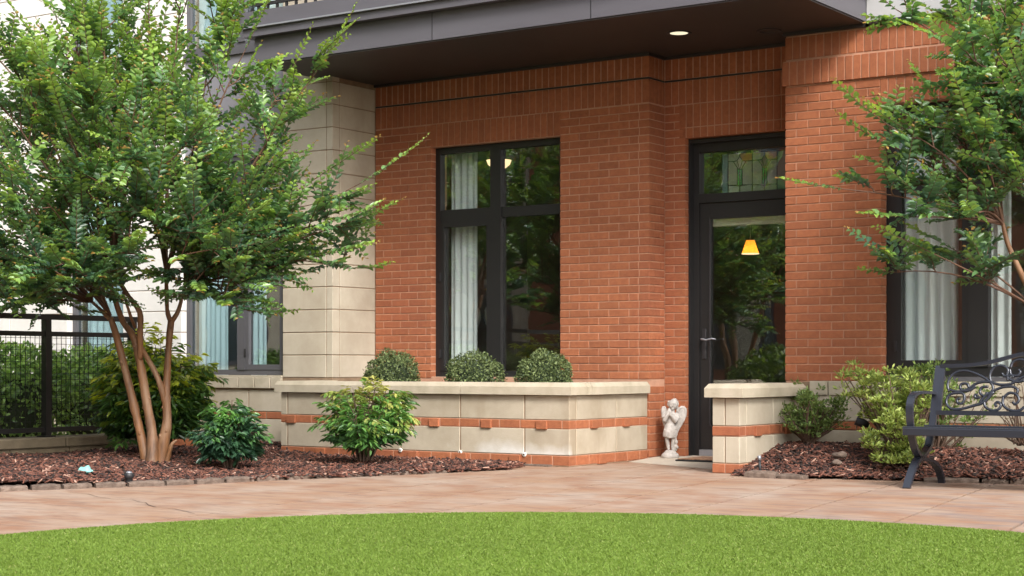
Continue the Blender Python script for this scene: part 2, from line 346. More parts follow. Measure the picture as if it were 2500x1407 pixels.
def patio_mat():
    m=bpy.data.materials.new('stamped_concrete');m.use_nodes=True;nt=m.node_tree;N=nt.nodes;L=nt.links
    b=N['Principled BSDF'];b.inputs['Roughness'].default_value=.8;b.inputs['Specular IOR Level'].default_value=.2
    geo=N.new('ShaderNodeNewGeometry');P=geo.outputs['Position']
    def noise(sc,det=5,stre=None,ro=.6):
        v=P
        if stre:
            mp=N.new('ShaderNodeMapping');mp.inputs['Scale'].default_value=stre;mp.inputs['Rotation'].default_value=(0,0,-YAW);L.new(P,mp.inputs['Vector']);v=mp.outputs[0]
        n=N.new('ShaderNodeTexNoise');n.inputs['Scale'].default_value=sc;n.inputs['Detail'].default_value=det;n.inputs['Roughness'].default_value=ro;L.new(v,n.inputs['Vector']);return n.outputs[0]
    def rng(x,a,c,lo=0,hi=1):
        r=N.new('ShaderNodeMapRange');r.inputs[1].default_value=a;r.inputs[2].default_value=c;r.inputs[3].default_value=lo;r.inputs[4].default_value=hi;L.new(x,r.inputs[0]);return r.outputs[0]
    def mixc(f,a,c):
        x=N.new('ShaderNodeMix');x.data_type='RGBA';L.new(f,x.inputs[0])
        if isinstance(a,tuple): x.inputs[6].default_value=(*a,1)
        else: L.new(a,x.inputs[6])
        x.inputs[7].default_value=(*c,1);return x.outputs[2]
    c=mixc(rng(noise(1.1,3),.35,.68),(.335,.208,.134),(.385,.300,.238))
    c=mixc(rng(noise(2.6,7),.47,.64,0,.85),c,(.285,.15,.09))
    c=mixc(rng(noise(3.4,8,(.8,3.6,1),.7),.49,.70,0,.85),c,(.19,.13,.105))
    c=mixc(rng(noise(6,8,(.5,4.0,1),.75),.55,.72,0,.5),c,(.46,.37,.31))
    sx=N.new('ShaderNodeSeparateXYZ');L.new(P,sx.inputs[0])
    mu=N.new('ShaderNodeMath');mu.operation='MULTIPLY';L.new(rng(sx.outputs['X'],-5.2,-3.2),mu.inputs[0]);L.new(rng(noise(2.2,6,(.7,2.6,1)),.45,.72,0,.8),mu.inputs[1])
    c=mixc(mu.outputs[0],c,(.20,.17,.17))
    c=mixc(rng(noise(7,9,(.35,4.5,1),.8),.615,.66,0,.75),c,(.085,.055,.042))
    L.new(c,b.inputs['Base Color'])
    bp=N.new('ShaderNodeBump');bp.inputs['Strength'].default_value=.5;bp.inputs['Distance'].default_value=.006
    L.new(noise(9,7,(.8,2.2,1),.65),bp.inputs['Height']);L.new(bp.outputs[0],b.inputs['Normal']);return m
M['patio']=patio_mat()

rnd=random.Random(7); rng=np.random.default_rng(11)
# ================================================================== GROUND
g=MB(); g.add([(-400,-400,-.06),(400,-400,-.06),(400,400,-.06),(-400,400,-.06)],[(0,1,2,3)])
g.build('ground',M['ground'],org=(0,0,-.06),kind='structure')
pat=MB().box(-13,2,-3,12.9,-.055,-.012).build('patio',M['gravelbase'],kind='structure')
JD=Vector((math.cos(math.radians(99.5)),math.sin(math.radians(99.5)),0))
def jl(u9,v): return u9+(v-9)*JD.x/JD.y
joints=[-13.5,-6.95,-6.36,-5.88,-5.27,-4.645,-4.05,-3.43,-2.82,-2.21,-1.6,-.99,-.38,.25]
slabs=[]
for a,b in zip(joints[:-1],joints[1:]):
    gp=.010; v0,v1=-2.5,12.85
    m=MB(); p=[(jl(a,v0)+gp,v0,-.0),(jl(b,v0)-gp,v0,0),(jl(b,v1)-gp,v1,0),(jl(a,v1)+gp,v1,0)]
    m.prism([(q[0],q[1],-.02) for q in p],(0,0,.02))
    slabs.append(m.build('slab',M['patio'],pat))
# crack in the wide left slab
cp=[onz(x,y,0) for x,y in ((170,1203),(215,1207),(238,1214),(270,1219),(322,1221),(340,1226),(356,1228),(362,1234),(380,1239),(425,1243),(450,1249),(475,1255))]
m=MB()
for i in range(len(cp)-1):
    d=(cp[i+1]-cp[i]).normalized();n=Vector((-d.y,d.x,0))*(.0030 if i not in (7,) else .0045)
    m.add([cp[i]+n+Vector((0,0,.003)),cp[i]-n+Vector((0,0,.003)),cp[i+1]-n+Vector((0,0,.003)),cp[i+1]+n+Vector((0,0,.003))],[(0,1,2,3)])
m.build('crack',M['crackm'],slabs[0])
# porch slab, a shallow ramp up to the door
m=MB()
pf=[(-7.20,12.22,.004),(-5.93,11.62,.004),(-5.93,12.96,.03),(-7.20,12.96,.03),(-7.2,12.62,.024)]
m.prism([(p[0],p[1],-.02) for p in pf],(0,0,.0));m=MB()
n=len(pf);m.add([(p[0],p[1],-.021) for p in pf]+pf,[tuple(range(n))[::-1],tuple(range(n,2*n))]+[(i,(i+1)%n,n+(i+1)%n,n+i) for i in range(n)])
m.build('porch_slab',M['slab'],kind='structure')
# ================================================================== TURF
TC=(-3.396,5.043);TR=3.05
k=96;m=MB();m.add([(TC[0]+TR*math.cos(2*PI*i/k),TC[1]+TR*math.sin(2*PI*i/k),.004) for i in range(k)],[tuple(range(k))])
turfbase=mat('turf_backing',(.035,.07,.012),.95,var=(.05,.09,.015),vscale=40)
m.build('lawn',turfbase,kind='structure')
def turf():
    n=950000
    r=TR*np.sqrt(rng.random(n));th=rng.random(n)*2*PI
    x=TC[0]+r*np.cos(th);y=TC[1]+r*np.sin(th)
    dep=x*Fw[0]+y*Fw[1];rt=x*Rt[0]+y*Rt[1]
    inv=(dep>5.6)&(np.abs(rt)<dep*.36)
    keep=inv|(rng.random(n)<.35);x=x[keep];y=y[keep];r=r[keep];n=len(x)
    h=.015+.008*rng.random(n);h*=np.where(r>TR-.03,.8,1)
    a=rng.random(n)*2*PI;lean=(.15+.6*rng.random(n))
    dx=np.cos(a);dy=np.sin(a);w=.0014+.0007*rng.random(n)
    b=rng.random(n)*2*PI
    sx=np.cos(b)*w;sy=np.sin(b)*w
    z0=np.full(n,.004)
    V=np.empty((n,4,3),np.float32)
    V[:,0]=np.c_[x-sx,y-sy,z0];V[:,1]=np.c_[x+sx,y+sy,z0]
    mx=x+dx*h*lean*.35;my=y+dy*h*lean*.35
    V[:,2]=np.c_[mx+sx,my+sy,z0+h*.62];tx=x+dx*h*lean;ty=y+dy*h*lean
    V[:,3]=np.c_[tx,ty,z0+h*(1-.25*lean)]
    F=np.arange(n*4).reshape(n,4)
    t=rng.random((n,1))
    patch=(np.sin(x*2.1+1.3*np.sin(y*1.7))*np.cos(y*2.3+x)*.5+.5)[:,None]
    c=np.array([[.124,.206,.028]])*(1-t)+np.array([[.205,.298,.056]])*t
    c=c*(.96+.08*patch)
    dry=rng.random((n,1))<.03;c=np.where(dry,np.array([[.30,.34,.11]]),c)
    C=np.repeat(c[:,None,:],4,1).reshape(-1,3)
    return npmesh('turf_grass',V.reshape(-1,3),F,M['turf'],col=C,org=(TC[0],TC[1],0))
tag(turf(),'bright green round lawn of short artificial turf blades','grass',kind='stuff')
# ================================================================== BUILDING
ZS=3.47
VA,VR,VB,VQ,VL,VD=12.57,12.84,12.47,11.95,12.0,12.96
bld=empty('apartment_building',(-8,13,0),'red brick and limestone apartment building with grey canopy over its dark glazed door','building')
# ---- masonry backing (mortar) : three brick wall parts
def part(name,boxes,mt,parent=bld):
    m=MB()
    for b in boxes: m.box(*b)
    return m.build(name,mt,parent)
J=.006
UA0,UA1=-10.198,-7.21
WA=(-9.535,-8.11,.70,2.822)      # window opening of the brick bay
wallA=part('brick_wall',[(UA0,WA[0]-.002,VA+J,VA+.25,0,ZS-.02),(WA[1]+.002,UA1-J,VA+J,VA+.269,0,ZS-.02),(WA[0]-.002,WA[1]+.002,VA+J,VA+.25,WA[3]+.004,ZS-.02),(WA[0]-J,WA[1]+J,VA+J,VA+.25,0,WA[2])],M['mortar'])
UD0=-7.012
DH=2.745
wallR=part('brick_wall',[(UA1-.2,UD0-J,VR+J,VR+.25,0,ZS-.021),(UD0-J,-5.85,VR+J,VR+.25,DH+J,ZS-.021)],M['mortar'])
UB0,UB1=-5.90,-5.09
WB=(-5.09,-2.6,.72,2.82)
wallB=part('brick_wall',[(UB0+J,UB1-J,VB+J,VB+.37,.0,ZS-.03),(UB1-J,-1.0,VB+J,VB+.25,WB[3]+J,ZS-.03),(WB[1]+J,-1.0,VB+J,VB+.25,0,WB[3]+.02),(UB1-J,WB[1]+J,VB+J,VB+.25,0,WB[2]-.05)],M['mortar'])
BR=[]  # (wall, x0,x1,y0,y1,z0,z1)
CH=.0677;BL=.2015;JT=.0095
def clip_cut(a0,a1,cuts):
    segs=[(a0,a1)]
    for c0,c1 in cuts:
        out=[]
        for s0,s1 in segs:
            if c1<=s0 or c0>=s1: out.append((s0,s1));continue
            if c0>s0: out.append((s0,c0))
            if c1<s1: out.append((c1,s1))
        segs=out
    return [s for s in segs if s[1]-s[0]>.03]
def course_front(wall,a0,a1,z0,z1,plane,cornerR=None,opening=None,phase=0):
    """running bond; cornerR: depth of return on the right so that quoins alternate"""
    n=int(round((z1-z0)/CH));ch=(z1-z0)/n
    for i in range(n):
        za=z0+i*ch;zb=za+ch-JT;odd=(i+phase)%2
        end=a1-(.1015+JT if (cornerR and odd) else 0)
        if cornerR:
            if odd:
                BR.append((wall,a1-.1015,a1,plane,plane+min(BL-JT,cornerR),za,zb))
                v=plane+BL
            else: v=plane+.1015
            while v<plane+cornerR-.03:
                ve=min(v+BL-JT,plane+cornerR-.002)
                BR.append((wall,a1-.1,a1,v,ve,za,zb));v+=BL
        x=a0-(.1 if odd else 0)
        cuts=[(opening[0],opening[1])] if opening and zb>opening[2] and za<opening[3] else []
        while x<end-.01:
            x0=max(x,a0);x1=min(x+BL-JT,end)
            if end-x1<.035: x1=end
            for s0,s1 in clip_cut(x0,x1,cuts): BR.append((wall,s0,s1,plane+rnd.uniform(-.0012,.0012),plane+.1,za,zb))
            x+=BL
def soldiers(wall,a0,a1,z0,z1,plane,step=.0677,cornerR=None):
    n=max(1,int(round((a1-a0)/step)));st=(a1-a0)/n
    for i in range(n): BR.append((wall,a0+i*st,a0+(i+1)*st-(JT if i<n-1 else 0),plane+rnd.uniform(-.0012,.0012),plane+.1,z0,z1-JT))
    if cornerR:
        v=plane+.1+JT
        while v<plane+cornerR-.02: BR.append((wall,a1-.1,a1,v,min(v+step-JT,plane+cornerR),z0,z1-JT));v+=step
# wall A
course_front(wallA,UA0+.004,WA[0],.69,3.04,VA)
course_front(wallA,WA[1],UA1,.69,3.04,VA,cornerR=VR-VA,phase=1)
soldiers(wallA,WA[0]-.0,WA[1],2.83,3.045,VA)
soldiers(wallA,UA0+.004,UA1,3.045,3.25,VA,cornerR=VR-VA)
soldiers(wallA,UA0+.004,UA1-.004,3.262,3.452,VA+.004,cornerR=VR-VA-.004)
for b in ((UA0+.004,UA1-.003,VA+.002,VA+.05,3.2445,3.2585),(UA1-.05,UA1-.0025,VA+.05,VR-.002,3.2445,3.2585),(UA1-.002,UB0-.004,VR+.002,VR+.05,3.2445,3.2585)): MB().box(*b).build('groove_shade',M['trim'],wallA)  # dark strips painted in as the shade inside the brick groove
# recess
course_front(wallR,UA1+.002,UD0,.03,3.04,VR,cornerR=VD-VR+.02,opening=(-7.03,-5.0,2.74,4))
soldiers(wallR,UD0-.055,UB0-.004,2.845,3.045,VR)
soldiers(wallR,UD0-.055,UB0-.004,2.75,2.845,VR)
soldiers(wallR,UA1+.002,UB0-.004,3.045,3.25,VR)
soldiers(wallR,UA1+.002,UB0-.004,3.262,3.452,VR+.004)
# lower half of the return between the planter and the recess shows its bricks to the ground
n=int(.66/CH)
for i in range(n):
    za=.025+i*CH
    for (a,b) in (((VA+.003,VA+.1),(VA+.1+JT,VR-.004)) if i%2 else ((VA+.003,VA+.19),(VA+.19+JT,VR-.004))): BR.append((wallA,UA1-.1,UA1,a,b,za,za+CH-JT))
# wall B
course_front(wallB,UB0,UB1,.685,2.83,VB,cornerR=.115)
course_front(wallB,UB0,UB1-.012,2.83,3.035,VB)
soldiers(wallB,UB1-.006,-1.05,2.83,3.035,VB)
soldiers(wallB,UB0-.018,-1.05,3.04,3.238,VB-.020)
MB().box(UB0-.014,-1.06,VB-.015,VB+.02,3.042,3.232).build('mortar',M['mortar'],wallB)
soldiers(wallB,UB0,-1.05,3.25,3.435,VB)
def depth_of(b): return ((b[1]+b[2])/2)*Fw[0]+((b[3]+b[4])/2)*Fw[1]
def shown(b):
    cx=((b[1]+b[2])/2);cy=b[3];d=depth_of(b);sx=CXP+FPX*(cx*Rt[0]+cy*Rt[1])/d
    if sx>2330 or sx<880: return 0      # hidden or out of frame
    w=max((b[2]-b[1])*.82,(b[4]-b[3])*.5 if b[4]-b[3]>.11 else 0)
    return w*(b[6]-b[5])/d**2
order=sorted(range(len(BR)),key=lambda i:-shown(BR[i]))
solo=set(order[:300]);shared={}
joined={}
for i,b in enumerate(BR):
    wall,x0,x1,y0,y1,z0,z1=b
    if i in solo:
        key=tuple(round(q,3) for q in (x1-x0,y1-y0,z1-z0))
        if key not in shared:
            mm=MB().cbox(0,key[0],0,key[1],0,key[2],.0025);me=bpy.data.meshes.new('brick');me.from_pydata(mm.v,[],mm.f)
            bm=bmesh.new();bm.from_mesh(me);bmesh.ops.recalc_face_normals(bm,faces=bm.faces);bm.to_mesh(me);bm.free()
            me.materials.append(M['brick']);shared[key]=me
        o=bpy.data.objects.new('brick',shared[key]);place(o,Vector((x0,y0,z0)),wall)
    else: joined.setdefault(wall.name,(wall,MB()))[1].cbox(x0,x1,y0,y1,z0,z1,.0025)
for w,mb in joined.values(): mb.build('brickwork',M['brickwork'],w,kind='stuff')
# ---- limestone pillar
pil=part('limestone_pillar',[(-10.81+J,UA0-J,VQ+J,VA+.2,0,6.9)],M['limejoint'])
def block(x0,x1,y0,y1,z0,z1,parent,mt=None,c=.004,name='block'):
    return MB().cbox(x0,x1,y0,y1,z0,z1,c).build(name,mt or M['lime'],parent)
z=.695;PCH=.2099
for i in range(30):
    za=z+i*PCH;zb=za+PCH-.007
    if za>6.7: break
    block(-10.81,-10.277,VQ,VQ+.12,za,zb,pil)
    block(-10.270,UA0,VQ,VQ+.10,za,zb,pil)
    if za<3.4: block(UA0-.1,UA0,VQ+.107,VA-.002,za,min(zb,3.455),pil)
# ---- left facade: limestone piers and base
piers=part('limestone_wall',[(-12.97+J,-12.14-J,VL+J-.05,VL+.3,0,6.9),(-17.0,-13.80-J,VL+J-.05,VL+.3,0,6.9),(-17,-10.81,VL+J-.05,VL+.3,0,.69)],M['limejoint'])
for i in range(30):
    za=.715+i*PCH;zb=za+PCH-.007
    if za>6.7: break
    block(-12.97,-12.14,VQ,VQ+.09,za,zb,piers,M['pale'])
    if i<20:
        for a,b in ((-14.7,-13.8),(-15.6,-14.707)): block(a,b,VQ,VQ+.09,za,zb,piers,M['pale'])
def base_rows(parent,a0,a1,plane,step_big,step_cap=None,z_off=0,ph=0):
    """limestone base: block, brick band, block, brick band, and cap blocks, facing -y"""
    def run(z0,z1,step,off,mt,name,proud=0,jt=.012):
        x=a0-off
        while x<a1-.01:
            x0=max(x,a0);x1=min(x+step-jt,a1)
            if x1-x0>.02: MB().cbox(x0,x1,plane-proud,plane+.09,z0,z1,.003).build(name,mt,parent)
            x+=step
    run(.088,.296,step_big,ph,M['lime'],'block')
    run(.372,.572,step_big,ph,M['lime'],'block')
    run(.303,.365,.2015,.05,M['brick'],'brick',0)
    run(.018,.080,.2015,.12,M['brick'],'brick',0)
    if step_cap: run(.590,.69,step_cap,.06,M['cap'],'block',.03)
base_rows(piers,-16,-10.815,VQ,.62,.205,ph=.2)
MB().box(-16,-10.815,VQ-.02,VQ+.1,.692,.712).build('sill',M['cap'],piers)
# ---- base under the right hand pier and window
baseB=part('limestone_wall',[(-5.73,-1.0,VB-.05+J,VB+.05,0,.676)],M['limejoint'])
base_rows(baseB,-5.62,-1.0,VB-.05,.62,None,ph=.1)
x=-5.66
for w in (.16,.36,.205,.205,.205,.5,.62,.62,.62,.62):
    MB().cbox(x,x+w-.009,VB-.065,VB+.02,.572,.682,.003).build('block',M['cap'],baseB);x+=w
# ---- canopy / balcony
can=part('canopy',[(-10.40,-5.20,11.13,VB-.004,3.475,3.70)],M['canopy'])
MB().box(-10.47,-5.13,11.05,VB-.006,3.702,3.77).build('fascia',M['canopy'],can)
MB().box(-10.49,-5.11,11.02,VB-.008,3.772,3.785).build('drip_edge',M['metalgrey'],can)
MB().box(-10.475,-5.125,11.055,VB-.006,3.787,3.925).build('fascia',M['canopy'],can)
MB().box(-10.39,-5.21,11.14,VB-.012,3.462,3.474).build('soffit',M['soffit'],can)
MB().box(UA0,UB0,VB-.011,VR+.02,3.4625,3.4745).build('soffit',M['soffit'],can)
for x in (-8.43,-6.9): MB().box(x-.003,x+.003,11.127,11.131,3.478,3.70).build('panel_joint',M['trim'],can)
# trim under the soffit along the walls
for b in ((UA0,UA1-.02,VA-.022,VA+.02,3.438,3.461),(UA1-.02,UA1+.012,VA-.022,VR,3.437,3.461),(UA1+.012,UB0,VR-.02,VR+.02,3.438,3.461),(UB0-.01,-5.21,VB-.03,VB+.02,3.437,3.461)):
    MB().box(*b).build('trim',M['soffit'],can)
# railing posts on the balcony
rail=MB().box(-10.40,-5.20,11.12,11.16,4.86,4.90).box(-10.40,-5.20,11.125,11.155,3.985,4.01).build('railing',M['frame'],can)
x=-10.36
bal=None
while x<-5.2:
    if bal is None:
        bal=MB().box(x-.01,x+.01,11.13,11.15,3.925,4.86).build('baluster',M['frame'],rail)
        b0=bal;p0=bal.location.copy()
    else:
        o=b0.copy();COL.objects.link(o);o.location=p0+Vector((x+10.36,0,0))
    x+=.11
# downlight in the soffit
dl=MB()
dlc=(-6.58,11.95)
dl.lathe([(.10,3.4635),(.10,3.456),(.075,3.456),(.075,3.4635)],24,(dlc[0],dlc[1],0));
dlo=dl.build('downlight',M['trim'],can)
MB().lathe([(.072,3.4578),(.072,3.4618)],24,(dlc[0],dlc[1],0)).build('reflector',M['downlight'],dlo)
dl=MB();dl.lathe([(.10,3.4635),(.10,3.456),(.075,3.456),(.075,3.4635)],24,(-5.95,12.28,0));dl.build('downlight',M['trim'],can)
# ---- upper walls and roof
part('upper_wall',[(-10.19,-5.21,12.46,12.75,3.50,6.9)],M['spandrel'])
part('upper_wall',[(-5.195,-1.0,VB-.03,12.75,3.462,6.9)],M['siding'])
MB().box(-5.19,-1.0,VB-.05,VB-.031,3.455,3.475).build('flashing',M['trim'],bld)
part('roof',[(-17.2,-.8,11.9,17.3,6.9,7.05)],M['roof'])
part('end_wall',[(-17.2,-17.0,11.95,17.2,0,6.9),(-1.0,-.8,12.47,17.2,0,6.9),(-17.2,-.8,17.2,17.4,0,6.9)],M['tealbrick'])
# interior shells
part('interior_floor',[(-17,-10.9,12.3,17.2,-.01,.012),(-10.9,-1,13.06,17.2,-.01,.011)],M['intfloor'])
part('interior_ceiling',[(-17,-1,13.06,17.19,3.0,3.3),(-17,-10.82,12.31,13.06,3.0,3.3),(-5.6,-1,12.73,13.06,3.0,3.3),(-10.19,-7.3,12.83,13.06,3.0,3.3)],M['ceil'])
part('interior_wall',[(-10.62,-10.50,12.78,17.19,.012,3.0),(-5.72,-5.62,12.86,17.19,.012,3.0),(-10.5,-5.72,15.6,15.7,.012,3.0)],M['interior'])
part('interior_wall',[(-17,-10.62,15.0,15.1,.012,3.0),(-5.62,-1.0,14.6,14.7,.012,3.0)],M['interiorbrown'])
# ---- windows
def window(name,x0,x1,z0,z1,v,mull,trans,fr=.05,depth=.07,mt='frame',gl='glass',parent=bld,sash=()):
    """mull: list of (x,width); trans: {bay: (z,height)}; sash: bays whose lower light has an extra casement frame"""
    w=empty(name,((x0+x1)/2,v,z0),parent=parent)
    f=MB();f.box(x0,x0+fr,v,v+depth,z0,z1);f.box(x1-fr,x1,v,v+depth,z0,z1)
    f.box(x0+fr,x1-fr,v+.002,v+depth-.002,z1-fr,z1);f.box(x0+fr,x1-fr,v+.002,v+depth-.002,z0,z0+fr)
    f.build('frame',M[mt],w)
    edges=[x0+fr];
    for (x,wd) in mull:
        MB().box(x-wd/2,x+wd/2,v-.012,v+depth-.01,z0+fr,z1-fr).build('mullion',M[mt],w);edges+=[x-wd/2,x+wd/2]
    edges.append(x1-fr)
    for i in range(len(edges)//2):
        a,b=edges[2*i],edges[2*i+1]
        lights=[(z0+fr,z1-fr)]
        if i in trans:
            tz,th=trans[i];MB().box(a,b,v+.004,v+depth-.006,tz-th/2,tz+th/2).build('transom',M[mt],w);lights=[(z0+fr,tz-th/2),(tz+th/2,z1-fr)]
        for k,(la,lb) in enumerate(lights):
            if i in sash and k==0:
                s=MB();s.box(a,a+.045,v-.006,v+depth-.02,la,lb);s.box(b-.045,b,v-.006,v+depth-.02,la,lb);s.box(a+.045,b-.045,v-.005,v+depth-.021,la,la+.05);s.box(a+.045,b-.045,v-.005,v+depth-.021,lb-.05,lb)
                s.build('casement',M[mt],w)
                for hz in (la+.12,lb-.55):
                    MB().box(a-.01,a+.012,v-.016,v-.006,hz,hz+.08).build('hinge',M['trim'],w)
                a2,b2,la2,lb2=a+.045,b-.045,la+.05,lb-.05
            else: a2,b2,la2,lb2=a,b,la,lb
            MB().box(a2,b2,v+depth*.45,v+depth*.45+.006,la2,lb2).build('pane',M[gl],w)
    return w
window('window',WA[0],WA[1],WA[2],WA[3],VA+.075,[(-8.85,.115)],{0:(2.19,.11),1:(2.195,.09)},fr=.055,sash=(0,))
MB().box(WA[0],WA[1],VA+.012,VA+.08,.685,.702).build('sill',M['cap'],bld)
window('window',-12.14,-10.812,.715,2.83,VL+.02,[(-11.40,.10)],{0:(1.95,.07),1:(1.95,.09)},fr=.05,mt='framelt',gl='coatglass',sash=(1,))
part('spandrel',[(-12.14,-10.812,VL+.0,VL+.1,2.83,3.86)],M['spandrel'])
MB().box(-12.14,-10.812,VL-.03,VL+.0,3.80,3.87).build('trim',M['framelt'],bld)
window('window',-12.14,-10.812,3.87,6.4,VL+.02,[(-11.40,.10)],{0:(5.2,.09),1:(5.2,.09)},fr=.05,mt='framelt',gl='coatglass')
window('window',-13.80,-12.975,.715,2.83,VL+.02,[],{0:(1.95,.07)},fr=.06,mt='framelt',gl='coatglass')
part('spandrel',[(-13.8,-12.975,VL+.0,VL+.1,2.83,3.86)],M['spandrel'])
window('window',-13.80,-12.975,3.87,6.4,VL+.02,[],{0:(5.2,.09)},fr=.06,mt='framelt',gl='coatglass')
part('upper_wall',[(-13.8,-12.975,VL+.01,VL+.3,6.4,6.9),(-12.14,-10.812,VL+.01,VL+.3,6.4,6.9)],M['spandrel'])
part('interior_wall',[(-17,-10.62,13.2,13.3,3.3,6.9)],M['curtain'])
window('window',WB[0],WB[1],WB[2],WB[3],VB+.115,[(-4.36,.16),(-3.45,.16)],{0:(2.22,.06),1:(2.22,.06),2:(2.22,.06)},fr=.075,mt='frame',sash=(0,))
MB().box(WB[0],WB[1],VB-.03,VB+.12,.685,.718).build('sill',M['framelt'],bld)
# ---- door with transom light
dr=empty('door',(-6.5,VD,.03),parent=bld)
DX0,DX1=UD0+.004,-5.86
f=MB();f.box(DX0,DX0+.07,VD,VD+.09,.03,DH);f.box(DX1-.05,DX1,VD,VD+.09,.03,DH);f.box(DX0+.07,DX1-.05,VD+.002,VD+.088,2.635,DH);f.box(DX0+.07,DX1-.05,VD-.004,VD+.088,2.20,2.275)
f.box(DX0-.002,DX0+.012,VD-.06,VD,.03,DH).box(DX0+.012,DX1,VD-.055,VD,DH-.035,DH-.002)
f.build('frame',M['frame'],dr)
MB().box(DX0+.07,DX1-.05,VD+.04,VD+.046,2.275,2.635).build('transom_pane',M['glass'],dr)
lx0,lx1=DX0+.072,DX1-.052
f=MB();f.box(lx0,lx0+.095,VD+.015,VD+.06,.085,2.198);f.box(lx1-.095,lx1,VD+.015,VD+.06,.085,2.198);f.box(lx0+.095,lx1-.095,VD+.016,VD+.059,2.06,2.198);f.box(lx0+.095,lx1-.095,VD+.016,VD+.059,.085,.29)
f.build('door_leaf',M['frame'],dr)
MB().box(lx0+.095,lx1-.095,VD+.035,VD+.041,.29,2.06).build('pane',M['glass'],dr)
MB().box(lx0+.085,lx0+.10,VD+.005,VD+.0148,.28,2.07).box(lx0+.1,lx1-.1,VD+.005,VD+.0148,.28,.295).build('glazing_bead',M['trim'],dr)
MB().box(lx0,lx1,VD-.008,VD+.05,.032,.083).build('door_sweep',M['metalgrey'],dr)
hd=MB();hx=lx0+.04
hd.cbox(hx-.02,hx+.02,VD+.004,VD+.015,.86,1.12,.004)
h1=hd.build('handle_plate',M['trim'],dr)
MB().tube([(hx,VD+.01,1.03),(hx,VD-.045,1.03),(hx+.01,VD-.05,1.03),(hx+.05,VD-.05,1.022),(hx+.10,VD-.045,1.034),(hx+.135,VD-.04,1.028)],[.009,.009,.009,.008,.007,.006],8).build('handle',M['metalgrey'],h1)
# ================================================================== PLANTER AND LOW WALL
VP,UP=11.33,-7.224
pl=empty('raised_planter',(-8.7,11.9,0),'long limestone raised planter with red brick bands under the window','planter')
MB().box(-10.27+J,UP-J,VP+J,VP+.17,0,.57).box(UP-.17,UP-J,VP+.17,VA-.004,0,.57).box(-10.27+J,-10.12,VP+.17,VQ-.004,0,.57).build('core',M['limejoint'],pl)
MB().box(-10.12,UP-.17,VP+.17,VA-.006,.03,.60).build('soil',M['soil'],pl)
ux=[-10.27,-10.187,-9.54,-8.91,-8.285,-7.645,UP]
for a,b in zip(ux[:-1],ux[1:]):
    bb=b-(.012 if b!=UP else 0)
    MB().cbox(a,bb,VP,VP+.1,.092,.297,.004).build('block',M['saltlime'],pl)
    MB().cbox(a,bb,VP,VP+.1,.372,.566,.004).build('block',M['saltlime'],pl)
for a,b in ((VP+.104,VP+.104),):
    pass
vx=[VP+.104,12.054,VA-.003]
for a,b in zip(vx[:-1],vx[1:]):
    for z0,z1 in ((.092,.297),(.372,.566)): MB().cbox(UP-.1,UP,a+.006,b-.002,z0,z1,.004).build('block',M['saltlime'],pl)
for z0,z1 in ((.298,.369),(.008,.088)): MB().box(-10.268,UP-.004,VP+.004,VP+.1,z0,z1).box(UP-.1,UP-.004,VP+.1,VA-.006,z0,z1).build('mortar',M['mortar'],pl)
def band(z0,z1,sticks,ph):
    x=-10.27;i=0
    while x<UP-.01:
        w=.2015 if i!=0 else .2015-ph
        x1=min(x+w-.009,UP)
        if UP-x1<.05: x1=UP
        MB().cbox(x,x1,VP,VP+.1,z0,z1,.003).build('brick',M['brick'],pl);x+=w;i+=1
    v=VP+.106
    while v<VA-.02:
        v1=min(v+.2015-.009,VA-.003);MB().cbox(UP-.1,UP,v,v1,z0,z1,.003).build('brick',M['brick'],pl);v+=.2015
    for s in sticks: MB().cbox(s-.05,s+.05,VP-.018,VP+.03,z0-.008,z1-.001,.003).build('brick',M['brick'],pl)
band(.303,.365,(-10.143,-9.58,-9.06,-8.556,-8.024,-7.48),.04)
band(.012,.084,(-9.8,-9.3,-8.78,-8.27,-7.74),.13)
for v in (11.695,12.206):
    MB().cbox(UP-.03,UP+.018,v-.05,v+.05,.296,.364,.003).build('brick',M['brick'],pl)
MB().cbox(UP-.03,UP+.018,11.76,11.88,.006,.083,.003).build('brick',M['brick'],pl)
def capstone(poly,parent,z0=.570,z1=.634,z2=.668,inset=.03):
    """coping: straight face then a chamfered slope up to a flat top; poly counter-clockwise in plan"""
    n=len(poly);c=Vector((sum(p[0] for p in poly)/n,sum(p[1] for p in poly)/n,0));m=MB()
    def ins(p):
        return (p[0]+ (inset if p[0]<c.x else -inset),p[1]+(inset if p[1]<c.y else -inset),z2)
    m.add([(p[0],p[1],z0) for p in poly]+[(p[0],p[1],z1) for p in poly]+[ins(p) for p in poly],
        [tuple(range(n))[::-1],tuple(range(2*n,3*n))]+[(i,(i+1)%n,n+(i+1)%n,n+i) for i in range(n)]+[(n+i,n+(i+1)%n,2*n+(i+1)%n,2*n+i) for i in range(n)])
    m.build('cap_stone',M['cap'],parent)
co=.042
def capx(x0,x1): capstone([(x0,VP-co),(x1,VP-co),(x1,VP+.20),(x0,VP+.20)],pl,inset=.02)
capx(-10.27-co,-9.29);capx(-9.284,-8.262);capx(-8.256,UP+co)
capstone([(UP-.20,VP+.206),(UP+co,VP+.206),(UP+co,11.6+.0),(UP-.2,11.6)],pl,inset=.02)
capstone([(UP-.20,11.606),(UP+co,11.606),(UP+co,VA-.03),(UP-.2,VA-.03)],pl,inset=.02)
capstone([(-10.27-co,VP+.206),(-10.1,VP+.206),(-10.1,VQ-.004),(-10.27-co,VQ-.004)],pl,inset=.02)
